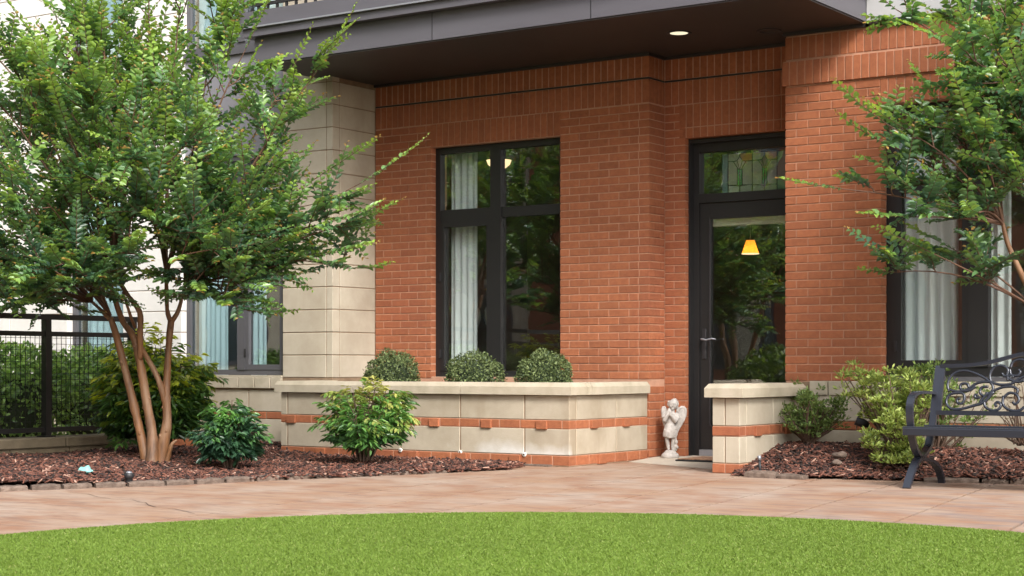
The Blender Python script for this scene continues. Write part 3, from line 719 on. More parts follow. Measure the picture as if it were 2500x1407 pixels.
for x in (-8.91,-8.285,-7.645):
    m=MB();n=14
    for r0,y in ((.015,VP-.012),):
        ring=[]
    c=Vector((x-.003,VP-.012,.088))
    prof=[(.009,.0),(.017,.0),(.017,.02),(.009,.02)]
    vs=[];fs=[]
    for (r,y) in prof:
        for k in range(n): t=2*PI*k/n;vs.append((c.x+r*math.cos(t),c.y+y,c.z+r*math.sin(t)))
    for i in range(3):
        for k in range(n): fs.append((i*n+k,i*n+(k+1)%n,(i+1)*n+(k+1)%n,(i+1)*n+k))
    m.add(vs,fs,True);m.box(c.x-.007,c.x+.007,c.y+.014,c.y+.018,c.z-.007,c.z+.007)
    m.build('drain_pipe',M['pvc'],pl)
# concrete footing showing at the right front corner
MB().cbox(-8.1,UP-.16,VP-.05,VP+.02,-.01,.016,.006).build('footing',M['edging'],pl)
lw=empty('low_wall',(-5.84,11.9,0),'short limestone wing wall with brick bands beside the door','wall')
LX0,LX1=-5.955,-5.73
MB().box(LX0+J,LX1-J,VP+J,VB-.06,0,.566).build('core',M['limejoint'],lw)
MB().box(LX0+.003,LX1-.002,VP+.002,VB-.07,.277,.352).box(LX0+.003,LX1-.002,VP+.002,VB-.07,.002,.074).build('mortar',M['mortar'],lw)
for z0,z1,mt,nm in ((.078,.273,'lime','block'),(.356,.560,'lime','block'),(.282,.348,'brick','brick'),(.004,.069,'brick','brick')):
    if nm=='block':
        MB().cbox(LX0,-5.855,VP,VP+.11,z0,z1,.004).build(nm,M[mt],lw);MB().cbox(-5.847,LX1,VP,VP+.11,z0,z1,.004).build(nm,M[mt],lw)
        for a,b in ((VP+.117,11.897),(11.904,VB-.055)): MB().cbox(LX1-.1,LX1,a,b,z0,z1,.004).build(nm,M[mt],lw)
        MB().cbox(LX0,LX0+.1,VP+.117,VB-.055,z0,z1,.004).build(nm,M[mt],lw)
    else:
        MB().cbox(LX0,-5.853 if z0<.1 else LX1,VP-.003,VP+.1,z0,z1,.003).build(nm,M[mt],lw)
        if z0<.1: MB().cbox(-5.845,LX1,VP-.003,VP+.1,z0,z1,.003).build(nm,M[mt],lw)
        v=VP+.106
        while v<VB-.07:
            v1=min(v+.192,VB-.057);MB().cbox(LX1-.1,LX1+.003,v,v1,z0,z1,.003).build(nm,M[mt],lw);MB().cbox(LX0-.003,LX0+.1,v,v1,z0,z1,.003).build(nm,M[mt],lw);v+=.2015
for v in (11.62,12.15): MB().cbox(LX1-.02,LX1+.02,v-.05,v+.05,.272,.347,.003).build('brick',M['brick'],lw)
capstone([(LX0-.045,VP-.045),(LX1+.045,VP-.045),(LX1+.045,VB-.066),(LX0-.045,VB-.066)],lw,.566,.634,.668,.025)
# ================================================================== FENCE ON LOW CURB WALL
UF=-11.3
cw=empty('curb_wall',(UF,9.5,0),'low weathered limestone curb wall carrying the black fence','wall')
MB().box(UF-.13,UF+.09,6.0,10.60,0,.14).build('core',M['limejoint'],cw)
v=6.0
for i,ln in enumerate((.62,.62,.62,.62,.62,.62,.62,.62,.62,.35)):
    v1=min(v+ln,10.60)
    if v1-v<.05: break
    MB().cbox(UF,UF+.105,v,v1-.006,.0,.118,.004).build('block',M['curb'],cw);v=v1
v=6.0
for ln in (1.22,1.22,1.22,.97): MB().cbox(UF-.18,UF+.135,v,min(v+ln-.005,10.63),.121,.205,.008).build('cap_stone',M['curb'],cw);v+=ln
fn=empty('metal_fence',(UF,9.0,.205),'black metal fence with square wire mesh panels on the curb wall','fence')
posts=[6.1,7.83,9.56,10.52]
for p in posts:
    po=MB().box(UF-.03,UF+.03,p-.03,p+.03,.205,1.19).build('post',M['black'],fn)
    MB().box(UF-.055,UF+.055,p-.055,p+.055,.205,.217).build('base_plate',M['black'],po)
MB().box(UF-.035,UF+.035,6.0,10.57,1.19,1.235).build('top_rail',M['black'],fn)
for a,b in zip(posts[:-1],posts[1:]):
    a+=.03;b-=.03
    for z0,z1,nm in ((1.05,1.09,'rail'),(.245,.285,'rail')): MB().box(UF-.02,UF+.02,a,b,z0,z1).build(nm,M['black'],fn)
    m=MB();y=a+.03
    while y<b: m.box(UF-.002,UF+.002,y-.002,y+.002,.285,1.05);y+=.05
    z=.335
    while z<1.04: m.box(UF+.0022,UF+.0062,a,b,z-.002,z+.002);z+=.05
    m.build('wire_mesh',M['black'],fn,kind='stuff')
# ================================================================== FOLIAGE TOOLS
def unit(a): return a/np.maximum(np.linalg.norm(a,axis=1,keepdims=True),1e-9)
class Leaves:
    def __init__(s): s.P=[];s.D=[];s.N=[];s.L=[];s.Wd=[];s.C=[]
    def add(s,P,D,N,L,Wd,C):
        s.P.append(P);s.D.append(D);s.N.append(N);s.L.append(L);s.Wd.append(Wd);s.C.append(C)
    def build(s,name,mt,parent,org,fold=.35,droop=.12):
        P=np.concatenate(s.P);D=unit(np.concatenate(s.D));N=np.concatenate(s.N);L=np.concatenate(s.L)[:,None];Wd=np.concatenate(s.Wd)[:,None];C=np.concatenate(s.C)
        N=unit(N-D*(N*D).sum(1,keepdims=True));S=np.cross(D,N);n=len(P)
        V=np.empty((n,6,3));up=N*fold*Wd*.5
        V[:,0]=P;V[:,1]=P+D*L*.30+S*Wd*.46+up;V[:,2]=P+D*L*.70+S*Wd*.42+up-N*L*droop*.4;V[:,3]=P+D*L-N*L*droop
        V[:,4]=P+D*L*.70-S*Wd*.42+up-N*L*droop*.4;V[:,5]=P+D*L*.30-S*Wd*.46+up
        b=np.arange(n)[:,None]*6
        F=np.concatenate([b+np.array([[0,3,2,1]]),b+np.array([[0,5,4,3]])])
        return npmesh(name,V.reshape(-1,3),F,mt,parent,np.repeat(C,6,0),org)
def shoot(LV,p,d,L,rg,leaf=.065,tone=0.,tw=None,spacing=.0195,up=.25,tip=True):
    """leafy shoot with two-ranked leaves; tone shifts young/old"""
    n=max(4,int(L/spacing));t=(np.arange(n)+.5)/n
    d=np.array(d,dtype=float);d/=np.linalg.norm(d)+1e-9
    bend=np.array([0,0,rg.uniform(-.12,.28)*L])
    p=np.array(p,dtype=float)
    Q=p+d*(t*L)[:,None]+bend*(t**2)[:,None]
    T=unit(d*L+2*bend*t[:,None])
    side=np.cross(d,[0,0,1.]);
    if np.linalg.norm(side)<.2: side=np.cross(d,[1.,0,0])
    side/=np.linalg.norm(side)
    nv=np.cross(side,d);roll=rg.uniform(-.5,.5)
    side,nv=side*math.cos(roll)+nv*math.sin(roll),nv*math.cos(roll)-side*math.sin(roll)
    sg=np.where(np.arange(n)%2==0,1.,-1.)[:,None]
    D=T*.45+side*sg*.9+nv*up+rg.normal(0,.16,(n,3))
    N=nv+rg.normal(0,.28,(n,3))
    env=np.where(t>.72,1-.62*(t-.72)/.28,1.)*np.where(t<.12,.7,1)
    L_=leaf*env*rg.uniform(.8,1.15,n);Wd=L_*rg.uniform(.5,.62,n)
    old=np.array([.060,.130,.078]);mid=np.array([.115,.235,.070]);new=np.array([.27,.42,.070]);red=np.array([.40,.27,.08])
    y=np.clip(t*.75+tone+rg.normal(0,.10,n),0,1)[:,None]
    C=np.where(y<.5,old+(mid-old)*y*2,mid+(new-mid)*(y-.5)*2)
    if tip and rg.random()<.45: C=np.where((t>.90)[:,None],red,C)
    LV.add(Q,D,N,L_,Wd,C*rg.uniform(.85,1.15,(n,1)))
    if tw is not None: tw.tube([tuple(Q[0]-T[0]*L*.02),tuple(Q[n//2]),tuple(Q[-1])],[.0032,.0024,.0012],4,False)
def qbez(a,c,b,n): return [tuple((1-t)**2*np.array(a)+2*t*(1-t)*np.array(c)+t*t*np.array(b)) for t in np.linspace(0,1,n)]
def myrtle(name,base,stems,limbs,label,group,seed,nsec=5,nsh=6,leaf=.062,shl=(.24,.50),cat='tree',zt=(1.3,3.4),seclen=1.):
    rg=np.random.default_rng(seed)
    tree=empty(name,base,label,cat,group)
    tr=MB()
    for pts,rad in stems: 
        # smooth the hand-set stem line
        pp=[Vector(p) for p in pts];dense=[];rr=[]
        for i in range(len(pp)-1):
            p0=pp[max(i-1,0)];p1=pp[i];p2=pp[i+1];p3=pp[min(i+2,len(pp)-1)]
            for k in range(4):
                t=k/4;dense.append(.5*((2*p1)+(p2-p0)*t+(2*p0-5*p1+4*p2-p3)*t*t+(3*p1-p0-3*p2+p3)*t**3));rr.append((rad[i]+(rad[i+1]-rad[i])*t)*(1+rg.normal(0,.05)))
        dense.append(pp[-1]);rr.append(rad[-1]);tr.tube(dense,rr,14)
    for k in range(7):
        a=k*.9+seed;e_=Vector((math.cos(a),math.sin(a),0));b_=Vector(base);b_.z=max(b_.z,.03)
        tr.tube([b_+e_*.03+Vector((0,0,.10)),b_+e_*.06+Vector((0,0,.03)),b_+e_*rg.uniform(.09,.14)+Vector((0,0,-.03))],[.018,.026,.014],8)
    for pts,rad in stems[:5]:
        for k in range(5):
            i_=int(rg.integers(1,len(pts)-1)) if len(pts)>2 else 0;q=Vector(pts[i_])+(Vector(pts[i_+1])-Vector(pts[i_]))*rg.random();a=rg.random()*6.28
            q=q+Vector((math.cos(a),math.sin(a),0))*rad[i_]*.8;tr.sphere(tuple(q),rad[i_]*rg.uniform(.25,.42),8,6,(1,1,1.3))
    tr.build('trunk',M['bark'],tree,org=base)
    br=MB();LV=Leaves()
    for (s,e,r0,dn) in limbs:
        s=np.array(s,dtype=float);e=np.array(e,dtype=float);ln=np.linalg.norm(e-s)
        c=(s+e)/2+np.array([0,0,.10*ln])+rg.normal(0,.05*ln,3)
        pts=qbez(s,c,e,9);br.tube(pts,list(np.linspace(r0,.0035,9)),6,False)
        pa=np.array(pts);ctr=s
        dirl=(pa[-1]-pa[-3]);dirl/=np.linalg.norm(dirl)
        h=lambda p:np.clip((p[2]-zt[0])/(zt[1]-zt[0]),0,1)
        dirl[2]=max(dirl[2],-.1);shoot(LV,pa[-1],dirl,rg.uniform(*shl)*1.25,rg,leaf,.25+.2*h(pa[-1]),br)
        ns=max(2,int(nsec*dn*min(1.5,ln/1.0)))
        for j in range(ns):
            t=rg.uniform(.28 if dn>=1 else .12,1.0);k=min(7,int(t*8));p=pa[k]+(pa[k+1]-pa[k])*(t*8-k)
            dl=pa[k+1]-pa[k];dl/=np.linalg.norm(dl)
            o=rg.normal(0,1,3);o-=dl*o.dot(dl);o/=np.linalg.norm(o)+1e-9
            d=dl*rg.uniform(.35,.9)+o*.85+np.array([0,0,.22]);d[2]=max(d[2],-.25);d/=np.linalg.norm(d)
            sl_=seclen*(1. if dn>=1 else .5)*rg.uniform(.18,.42)*min(1.2,.5+.5*ln)
            q=p+d*sl_+np.array([0,0,.04]);sp=np.array(qbez(p,p+d*sl_*.5+rg.normal(0,.02,3),q,5))
            br.tube([tuple(a) for a in sp],list(np.linspace(.006,.0028,5)),5,False)
            for m_ in range(nsh):
                tt=rg.uniform(.15,1) if m_ else 1.
                kk=min(3,int(tt*4));pp=sp[kk]+(sp[kk+1]-sp[kk])*(tt*4-kk)
                o=rg.normal(0,1,3);o[2]*=.45;dd=d*.75+o*.5+np.array([0,0,.16]);dd[2]=max(dd[2],-.22)
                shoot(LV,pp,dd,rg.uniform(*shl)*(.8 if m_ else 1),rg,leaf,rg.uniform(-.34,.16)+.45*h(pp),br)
    br.build('branches',M['twig'],tree,org=base)
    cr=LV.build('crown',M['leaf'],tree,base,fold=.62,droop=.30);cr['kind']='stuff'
    return tree
# ================================================================== LEFT CRAPE MYRTLE
D0=13.02
def T(x,y,dd=0): return at(x,y,D0+dd)
tb=T(382,1136)
stems=[([T(362,1145,-.02),T(350,1090),T(333,1016,.03),T(314,937,.05),T(287,831,.1),T(270,775,.12)],[.050,.038,.033,.031,.028,.021]),
 ([T(371,1145,-.10),T(372,1090,-.08),T(370,1050,-.05),T(356,970,-.03),T(342,886,0),T(325,822,.04),T(300,785,.08),T(277,720,.1),T(268,680,.1)],[.058,.043,.038,.034,.033,.027,.023,.018,.014]),
 ([T(342,880,0),T(342,810,-.05),T(341,762,-.08),T(315,725,-.1),T(286,680,-.1)],[.024,.024,.022,.018,.014]),
 ([T(330,800,.02),T(318,770,-.05),T(300,712,-.06)],[.012,.012,.010]),
 ([T(392,1148,-.04),T(398,1090,-.05),T(408,1030,-.04),T(406,975,-.03),T(408,914,0),T(413,831,.02),T(418,782,.02)],[.056,.044,.036,.033,.027,.025,.026]),
 ([T(404,985,-.03),T(386,925,-.06),T(358,872,-.02),T(340,840,.02)],[.028,.022,.019,.016]),
 ([T(417,785,.02),T(408,755,.0),T(406,665,-.02)],[.022,.017,.014]),
 ([T(419,785,.02),T(436,757,.05),T(452,695,.07)],[.022,.016,.012]),
 ([T(402,1146,-.08),T(412,1110,-.10),T(420,1085,-.12),T(432,1075,-.12)],[.026,.018,.014,.005]),
 ([T(268,780,.12),T(246,757,.15),T(222,735,.18)],[.018,.014,.012]),([T(258,770,.12),T(252,735,.1),T(240,700,.1)],[.014,.011,.009])]
A1,A2,A3,A4,A5=T(270,770,.12),T(268,682,.1),T(287,682,-.1),T(406,668,-.02),T(452,697,.07)
limbs=[]
for s,r,ends in ((T(224,737,.18),.012,[(-70,640,.2),(10,560,-.6),(-120,500,.5),(70,690,-.7),(40,700,.5),(-40,720,-.2),(110,730,-.5),(170,690,-.9),(20,735,-.6),(190,660,-1.1)]),
  (A1,.012,[(20,420,-.5),(-90,330,.4),(120,560,.9),(150,640,-.9),(90,470,-1.0)]),
  (A2,.015,[(30,160,-.3),(-70,80,.4),(130,20,.3),(170,330,-.9),(70,290,.8),(120,190,-.7),(-20,230,-.1)]),
  (A3,.015,[(250,-70,0),(310,100,.7),(225,220,-.8),(360,-90,.5),(290,380,-1.1),(180,90,.1),(330,260,-.5),(330,600,-1.2)]),
  (A4,.014,[(445,-30,-.2),(420,190,.8),(530,20,.3),(480,320,-.8),(600,120,0),(400,400,-1.1),(540,200,.4),(370,540,-1.1)]),
  (A5,.013,[(680,230,.2),(770,180,-.2),(660,330,-.6),(880,448,-.3),(800,545,-.5),(830,552,-.5),(850,655,-.3),(760,630,-.4),(780,430,-.3),(760,500,-.4),(720,580,-.5),(600,540,-.9),(590,690,-.6),(560,450,.5),(500,610,-1.0),(620,470,-.5),(550,690,-.2),(530,730,-.6),(480,690,-.8),(440,630,-1.2),(560,640,-.9),(545,735,-.8),(640,610,-.5)])):
    for e in ends: limbs.append((s,T(*e),r,1. if e[0]<645 else .8))
myrtle('crape_myrtle_tree',tb,stems,limbs,'multi-stemmed crape myrtle with tan bark standing in the left mulch bed','crape myrtles by the building',3,nsec=5.6,nsh=6,seclen=.82)
# ================================================================== RIGHT CRAPE MYRTLE
D1=11.75
def R_(x,y,dd=0): return at(x,y,D1+dd)
rb=R_(2625,1178,.0)
stems=[([R_(2625,1185),R_(2612,1050),R_(2580,880),R_(2535,760),R_(2495,672),R_(2462,600),R_(2448,545)],[.045,.04,.034,.027,.021,.017,.014]),
 ([R_(2612,1050),R_(2640,850,.1),R_(2650,650,.2),R_(2640,450,.2)],[.036,.03,.024,.018])]
B1,B2,B3=R_(2448,548),R_(2640,452,.2),R_(2535,760)
limbs=[]
for s,r,ends in ((B1,.011,[(2060,462,-.2),(2150,345,.1),(2160,300,-.2),(2170,410,.2),(2230,330,-.3),(2300,270,.3),(2380,330,-.5),(2330,440,.4),(2230,530,-.4),(2440,420,.5),(2390,520,-.5)]),
  (B3,.010,[(2190,665,-.2),(2330,610,.3),(2280,620,-.4)]),
  (R_(2560,560,.1),.012,[(2290,300,-.2),(2400,210,.3),(2480,280,-.4),(2500,440,-.5)]),
  (B2,.014,[(2190,25,-.3),(2350,20,.2),(2330,120,-.4),(2430,120,-.3),(2480,30,.3),(2440,210,.4),(2560,100,0),(2620,250,-.5),(2700,100,.4),(2750,350,0),(2560,-100,.2),(2400,-60,.2),(2800,500,.1),(2500,200,-.5)])):
    for e in ends: limbs.append((s,R_(*e),r,1. if e[0]>2280 else .6))
myrtle('crape_myrtle_tree',rb,stems,limbs,'crape myrtle reaching in from the right edge above the bench','crape myrtles by the building',5,nsec=6,nsh=5,leaf=.066,shl=(.2,.42),seclen=.7,zt=(1.5,4.2))
# ================================================================== SHRUBS
def ball(name,c,r,n,label,group,seed,leaf=.02,sc=(1,1,.8),pal=None,mt='leafdull',shell=.72,zmin=-.2,bare=False):
    rg=np.random.default_rng(seed);o=empty(name,(c[0],c[1],c[2]+zmin*r*sc[2]),label,'shrub',group)
    org=W[o.name]
    d=unit(rg.normal(0,1,(n*2,3)));d=d[d[:,2]>zmin][:n]
    if bare: d=d[(d[:,2]>.15+rg.normal(0,.12,len(d)))|(rg.random(len(d))<.22)]
    n=len(d)
    bump=1+.09*np.sin(d[:,0]*6+seed*1.7)*np.cos(d[:,1]*5+seed)+.05*np.sin(d[:,2]*9+d[:,0]*5)
    rr=r*(shell+(1-shell)*rg.random(n)**.5)*bump*np.where(rg.random(n)<.05,rg.uniform(1.03,1.14,n),1.)
    P=np.array(c)+d*rr[:,None]*np.array(sc)
    D=d*.6+rg.normal(0,.6,(n,3));N=d+rg.normal(0,.5,(n,3))
    L=leaf*rg.uniform(.7,1.25,n);pal=pal or ((.035,.060,.022),(.24,.30,.12))
    t=rg.random((n,1))**1.3;C=np.array([pal[0]])*(1-t)+np.array([pal[1]])*t
    LV=Leaves();LV.add(P,D,N,L,L*.55,C)
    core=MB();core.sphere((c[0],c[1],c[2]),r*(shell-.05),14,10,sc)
    st=MB()
    for k in range(9):
        a=k/9*2*PI;st.tube([(c[0],c[1],c[2]+zmin*r*sc[2]-.02),(c[0]+math.cos(a)*r*.4*sc[0],c[1]+math.sin(a)*r*.4*sc[1],c[2]+r*.3*sc[2])],[.008,.004],5)
    st.build('stems',M['stem'],o,org=org)
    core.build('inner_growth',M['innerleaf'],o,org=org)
    f=LV.build('foliage',M[mt],o,org);f['kind']='stuff';return o
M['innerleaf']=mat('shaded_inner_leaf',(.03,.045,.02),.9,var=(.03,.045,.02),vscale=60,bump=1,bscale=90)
for i,(x,top,w,lb) in enumerate(((958,857,132,'clipped boxwood ball nearest the limestone pillar in the planter'),(1158,860,140,'clipped boxwood ball in the middle of the planter, before the window mullion'),(1331,860,138,'clipped boxwood ball at the right end of the planter'))):
    v=11.78 if i else 11.80;p=onv(x,930,v);dep=p.x*Fw[0]+p.y*Fw[1];r=w/2/FPX*dep;zt=EYE+(HYP-top)/FPX*dep
    cz=.60+.10;ball('boxwood_ball',(p.x,p.y,cz),r*(.97+.05*(i%2)),(4200,3600,4600)[i],lb,'clipped boxwood balls in the planter',20+i,leaf=.022,sc=((1.06,1,.98)[i],1,(zt-cz)/r*(1.0,.96,1.04)[i]),zmin=-.35)
def nandina(name,base,h,w,canes,label,group,seed,pal,leaf=.05,top=None,spread=1.0,per=6):
    rg=np.random.default_rng(seed);o=empty(name,base,label,'shrub',group);st=MB();LV=Leaves()
    b=np.array(base)
    for c in range(canes):
        a=rg.random()*2*PI;rr=math.sqrt(rg.random())*w/2
        hh=h*(1-.35*(rr/(w/2))**2)*rg.uniform(.55,1.0)
        tipp=b+np.array([math.cos(a)*rr,math.sin(a)*rr,hh])
        bs=b+np.array([math.cos(a)*rr*.25,math.sin(a)*rr*.25,-.02])
        mid=(bs+tipp)/2+np.array([math.cos(a),math.sin(a),0])*rr*-.1
        st.tube(qbez(bs,mid,tipp,5),[.007,.006,.005,.004,.003],5,False)
        for lev in range(per):
            f=rg.uniform(.35,1.0) if lev else 1.
            p=bs+(tipp-bs)*f
            a2=rg.random()*2*PI;el=rg.uniform(-.15,.7)
            d=np.array([math.cos(a2)*math.cos(el),math.sin(a2)*math.cos(el),math.sin(el)])*.7+np.array([math.cos(a),math.sin(a),.1])*.5*spread
            d/=np.linalg.norm(d);Ls=rg.uniform(.12,.24)*w/.6
            side=np.cross(d,[0,0,1]);side/=np.linalg.norm(side)+1e-9
            st.tube([tuple(p),tuple(p+d*Ls*.6+np.array([0,0,-.005])),tuple(p+d*Ls+np.array([0,0,-.03]))],[.0025,.002,.001],4,False)
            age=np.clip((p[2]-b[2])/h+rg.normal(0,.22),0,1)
            for q in range(5):
                s=.25+.75*q/4;pp=p+d*Ls*s+np.array([0,0,-.03*s*s])
                n=4;sg=np.array([1,-1,1,-1.])[:,None]
                k=np.arange(n)[:,None]
                pos=pp+side*sg*(.02+.022*(k//2))+rg.normal(0,.008,(n,3))
                D=side*sg*.8+d*.7+np.array([0,0,-.35])+rg.normal(0,.2,(n,3))
                N=np.array([0,0,1.])+rg.normal(0,.35,(n,3))
                L=leaf*rg.uniform(.75,1.2,n)
                y=np.clip(age+.15*(s-.5)+rg.normal(0,.1,(n,1)),0,1)
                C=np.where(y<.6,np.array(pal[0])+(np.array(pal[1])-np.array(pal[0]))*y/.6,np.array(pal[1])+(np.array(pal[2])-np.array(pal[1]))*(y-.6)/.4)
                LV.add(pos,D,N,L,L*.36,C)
    st.build('canes',M['stem'],o,org=base)
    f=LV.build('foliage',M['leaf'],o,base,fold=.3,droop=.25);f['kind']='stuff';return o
dark=((.016,.040,.022),(.040,.095,.035),(.10,.19,.04))
lush=((.028,.070,.024),(.085,.18,.032),(.24,.34,.045))
p=at(374,1112,13.85);p.z=.05
nandina('nandina_shrub',tuple(p),1.02,.68,84,'tall nandina shrub with yellow-green top behind the tree trunks','nandinas in the mulch bed',31,((.018,.042,.022),(.085,.19,.032),(.55,.62,.07)),leaf=.072,per=8)
nandina('nandina_shrub',tuple(at(562,1142,12.75)),.52,.36,30,'low dark green nandina between the tree and the planter','nandinas in the mulch bed',32,((.030,.072,.046),(.058,.14,.066),(.15,.33,.075)),leaf=.058,per=7)
nandina('nandina_shrub',tuple(at(885,1118,13.47)),.66,.58,30,'bright green nandina with pinkish tips in front of the planter','nandinas in the mulch bed',33,((.035,.09,.036),(.12,.28,.06),(.46,.46,.13)),leaf=.062,per=7)
def azalea(name,base,tips,label,group,seed,pal,nl=26,leaf=.032,rad=.05):
    rg=np.random.default_rng(seed);o=empty(name,base,label,'shrub',group);st=MB();LV=Leaves();b=np.array(base)
    for t in tips:
        t=np.array(t,dtype=float);mid=(b+t)/2+rg.normal(0,.04,3);mid[2]-=.02
        pts=qbez(b+rg.normal(0,.02,3)*np.array([1,1,.2]),mid,t,6);st.tube(pts,list(np.linspace(.009,.0025,6)),5,False)
        for k in range(rg.integers(2,4)):
            c=np.array(pts[rg.integers(3,6)])+rg.normal(0,.03,3) if k else t
            d=unit(rg.normal(0,1,(nl,3)));d[:,2]=np.abs(d[:,2])*.7+d[:,2]*.3
            P=c+d*rad*rg.uniform(.2,1,(nl,1));D=d+np.array([0,0,.35])
            N=np.array([0,0,1.])+rg.normal(0,.5,(nl,3));L=leaf*rg.uniform(.7,1.2,nl)
            y=rg.random((nl,1));C=np.array(pal[0])+(np.array(pal[1])-np.array(pal[0]))*y
            LV.add(P,D,N,L,L*.42,C)
    st.build('branches',M['stem'],o,org=base);f=LV.build('foliage',M['leafdull'],o,base);f['kind']='stuff';return o
def cloud(rg,cx,cy,rx,ry,v,dv,n,fill=.45):
    out=[]
    while len(out)<n:
        a=rg.random()*2*PI;r=math.sqrt(fill+(1-fill)*rg.random())
        x=cx+math.cos(a)*rx*r;y=cy+math.sin(a)*ry*r;vv=v+rg.uniform(-dv,dv)
        out.append(tuple(onv(x,y,vv)))
    return out
rg=np.random.default_rng(77)
azalea('azalea_shrub',tuple(onv(1975,1082,12.05)),cloud(rg,1955,1005,52,45,12.05,.22,46,.1)+cloud(rg,2030,1015,35,35,12.1,.15,22,.1),'small rounded shrub with brownish twigs beside the wing wall','shrubs in the right mulch bed',41,((.06,.11,.03),(.22,.31,.09)),22,.030,.045)
azalea('azalea_shrub',tuple(onv(2215,1135,11.62)),cloud(rg,2190,965,95,60,11.75,.28,75,.05)+cloud(rg,2190,1080,70,60,11.5,.2,36,.05)+cloud(rg,2090,935,40,30,11.8,.15,12),'large light green azalea spilling towards the left bench leg','shrubs in the right mulch bed',42,((.13,.20,.04),(.42,.50,.14)),26,.034,.055)
azalea('azalea_shrub',tuple(onv(2290,1110,12.05)),cloud(rg,2265,945,60,52,12.1,.15,44,.05)+cloud(rg,2360,990,60,60,12.1,.15,14,.05),'darker azalea seen behind the bench back','shrubs in the right mulch bed',43,((.07,.13,.03),(.26,.36,.10)),22,.030,.05)
azalea('azalea_shrub',tuple(onv(2495,1085,12.0)),cloud(rg,2490,1010,60,70,12.0,.15,26,.2),'nearly bare reddish twiggy shrub at the right edge behind the bench','shrubs in the right mulch bed',44,((.10,.05,.03),(.16,.12,.05)),4,.022,.04)
# hedge behind the fence
for i,(u,v,r,hh) in enumerate(((-12.15,8.1,.62,.95),(-12.15,9.0,.62,1.05),(-12.1,9.9,.62,1.0),(-12.15,10.75,.60,.95))):
    ball('hedge_shrub',(u,v,.42),r,6500,('leafy green hedge shrub behind the fence, '+('at the left edge of the photo','left of the fence post','right of the fence post','nearest the building')[i]),'hedge shrubs behind the fence',60+i,leaf=.055,sc=(.8,1,(hh-.42)/r),pal=((.07,.16,.04),(.40,.60,.16)),mt='leaf',shell=.6,zmin=-.62,bare=True)
# ================================================================== MULCH BEDS
def inpoly(x,y,poly):
    c=np.zeros(len(x),bool);n=len(poly)
    for i in range(n):
        x0,y0=poly[i];x1,y1=poly[(i+1)%n]
        k=((y0>y)!=(y1>y))&(x<(x1-x0)*(y-y0)/(y1-y0+1e-12)+x0);c^=k
    return c
def bed(name,poly,hf,n,label,seed,size=(.03,.075)):
    rg=np.random.default_rng(seed);P=np.array(poly);lo=P.min(0);hi=P.max(0)
    # soil surface
    s=.08;xs=np.arange(lo[0]-s,hi[0]+s,s);ys=np.arange(lo[1]-s,hi[1]+s,s)
    X,Y=np.meshgrid(xs,ys,indexing='ij');inn=inpoly(X.ravel(),Y.ravel(),poly).reshape(X.shape)
    Z=np.where(inn,hf(X,Y),-.03);idx=np.arange(X.size).reshape(X.shape)
    f=[];any_=inn[:-1,:-1]&inn[1:,:-1]&inn[1:,1:]&inn[:-1,1:]
    q=np.stack([idx[:-1,:-1],idx[1:,:-1],idx[1:,1:],idx[:-1,1:]],-1)[any_]
    so_=npmesh('mulch_bed',np.c_[X.ravel(),Y.ravel(),Z.ravel()],q,M['soil'],smooth=True);so_['kind']='structure'
    x=rg.uniform(lo[0],hi[0],n*3);y=rg.uniform(lo[1],hi[1],n*3);k=inpoly(x,y,poly);x=x[k][:n];y=y[k][:n];n=len(x)
    z=hf(x,y)+rg.uniform(.0,.022,n)
    a=rg.uniform(0,2*PI,n);el=rg.normal(0,.28,n);L=rg.uniform(*size,n);Wd=L*rg.uniform(.14,.38,n);Tk=rg.uniform(.004,.010,n)
    d=np.c_[np.cos(a)*np.cos(el),np.sin(a)*np.cos(el),np.sin(el)];sd=np.c_[-np.sin(a),np.cos(a),rg.normal(0,.3,n)];sd=unit(sd);nn=np.cross(d,sd)
    c=np.c_[x,y,z]
    V=np.empty((n,8,3))
    j=0
    for s1 in (-1,1):
        for s2 in (-1,1):
            for s3 in (-1,1):
                taper=rg.uniform(.45,1.,n)
                V[:,j]=c+d*(s1*L/2)[:,None]+sd*(s2*Wd/2*taper)[:,None]+nn*(s3*Tk/2)[:,None];j+=1
    b=np.arange(n)[:,None]*8
    F=np.concatenate([b+np.array([q]) for q in ((0,1,3,2),(4,6,7,5),(0,4,5,1),(2,3,7,6),(0,2,6,4),(1,5,7,3))])
    t=rg.random((n,1));C=np.array([.060,.024,.018])*(1-t)+np.array([.21,.082,.052])*t
    pale=rg.random((n,1))<.06;C=np.where(pale,np.array([.42,.25,.185]),C);dk=rg.random((n,1))<.3;C=np.where(dk,np.array([.028,.016,.013]),C)
    o=npmesh('bark_mulch',V.reshape(-1,3),F,M['chip'],col=np.repeat(C,8,0),org=(P[:,0].mean(),P[:,1].mean(),0))
    tag(o,label,'mulch',kind='stuff')
edgeL=[(-9.9,4.8),(-9.35,5.9),(-8.832,7.098),(-8.381,8.086),(-7.952,9.132),(-7.68,9.867),(-7.394,10.778),(-7.62,11.32)]
polyL=edgeL+[(-10.26,11.32),(-10.30,11.93),(-11.18,11.93),(-11.18,4.8)]
def hL(x,y):
    e=(x+8.381)-( -.42*(y-8.086))
    t=np.clip(-e/.9,0,1);return .012+.05*t+.012*np.sin(x*5)*np.cos(y*4.3)*t
bed('bed',polyL,hL,26000,'reddish brown bark mulch covering the bed under the left tree',81)
edgeR=[(-5.68,11.12),(-5.1,11.13),(-4.72,11.22),(-4.174,11.33),(-3.6,11.40),(-2.5,11.45),(-1,11.5)]
polyR=[(-5.72,11.3),(-5.66,11.10)]+edgeR[1:]+[(-1,12.41),(-5.72,12.41)]
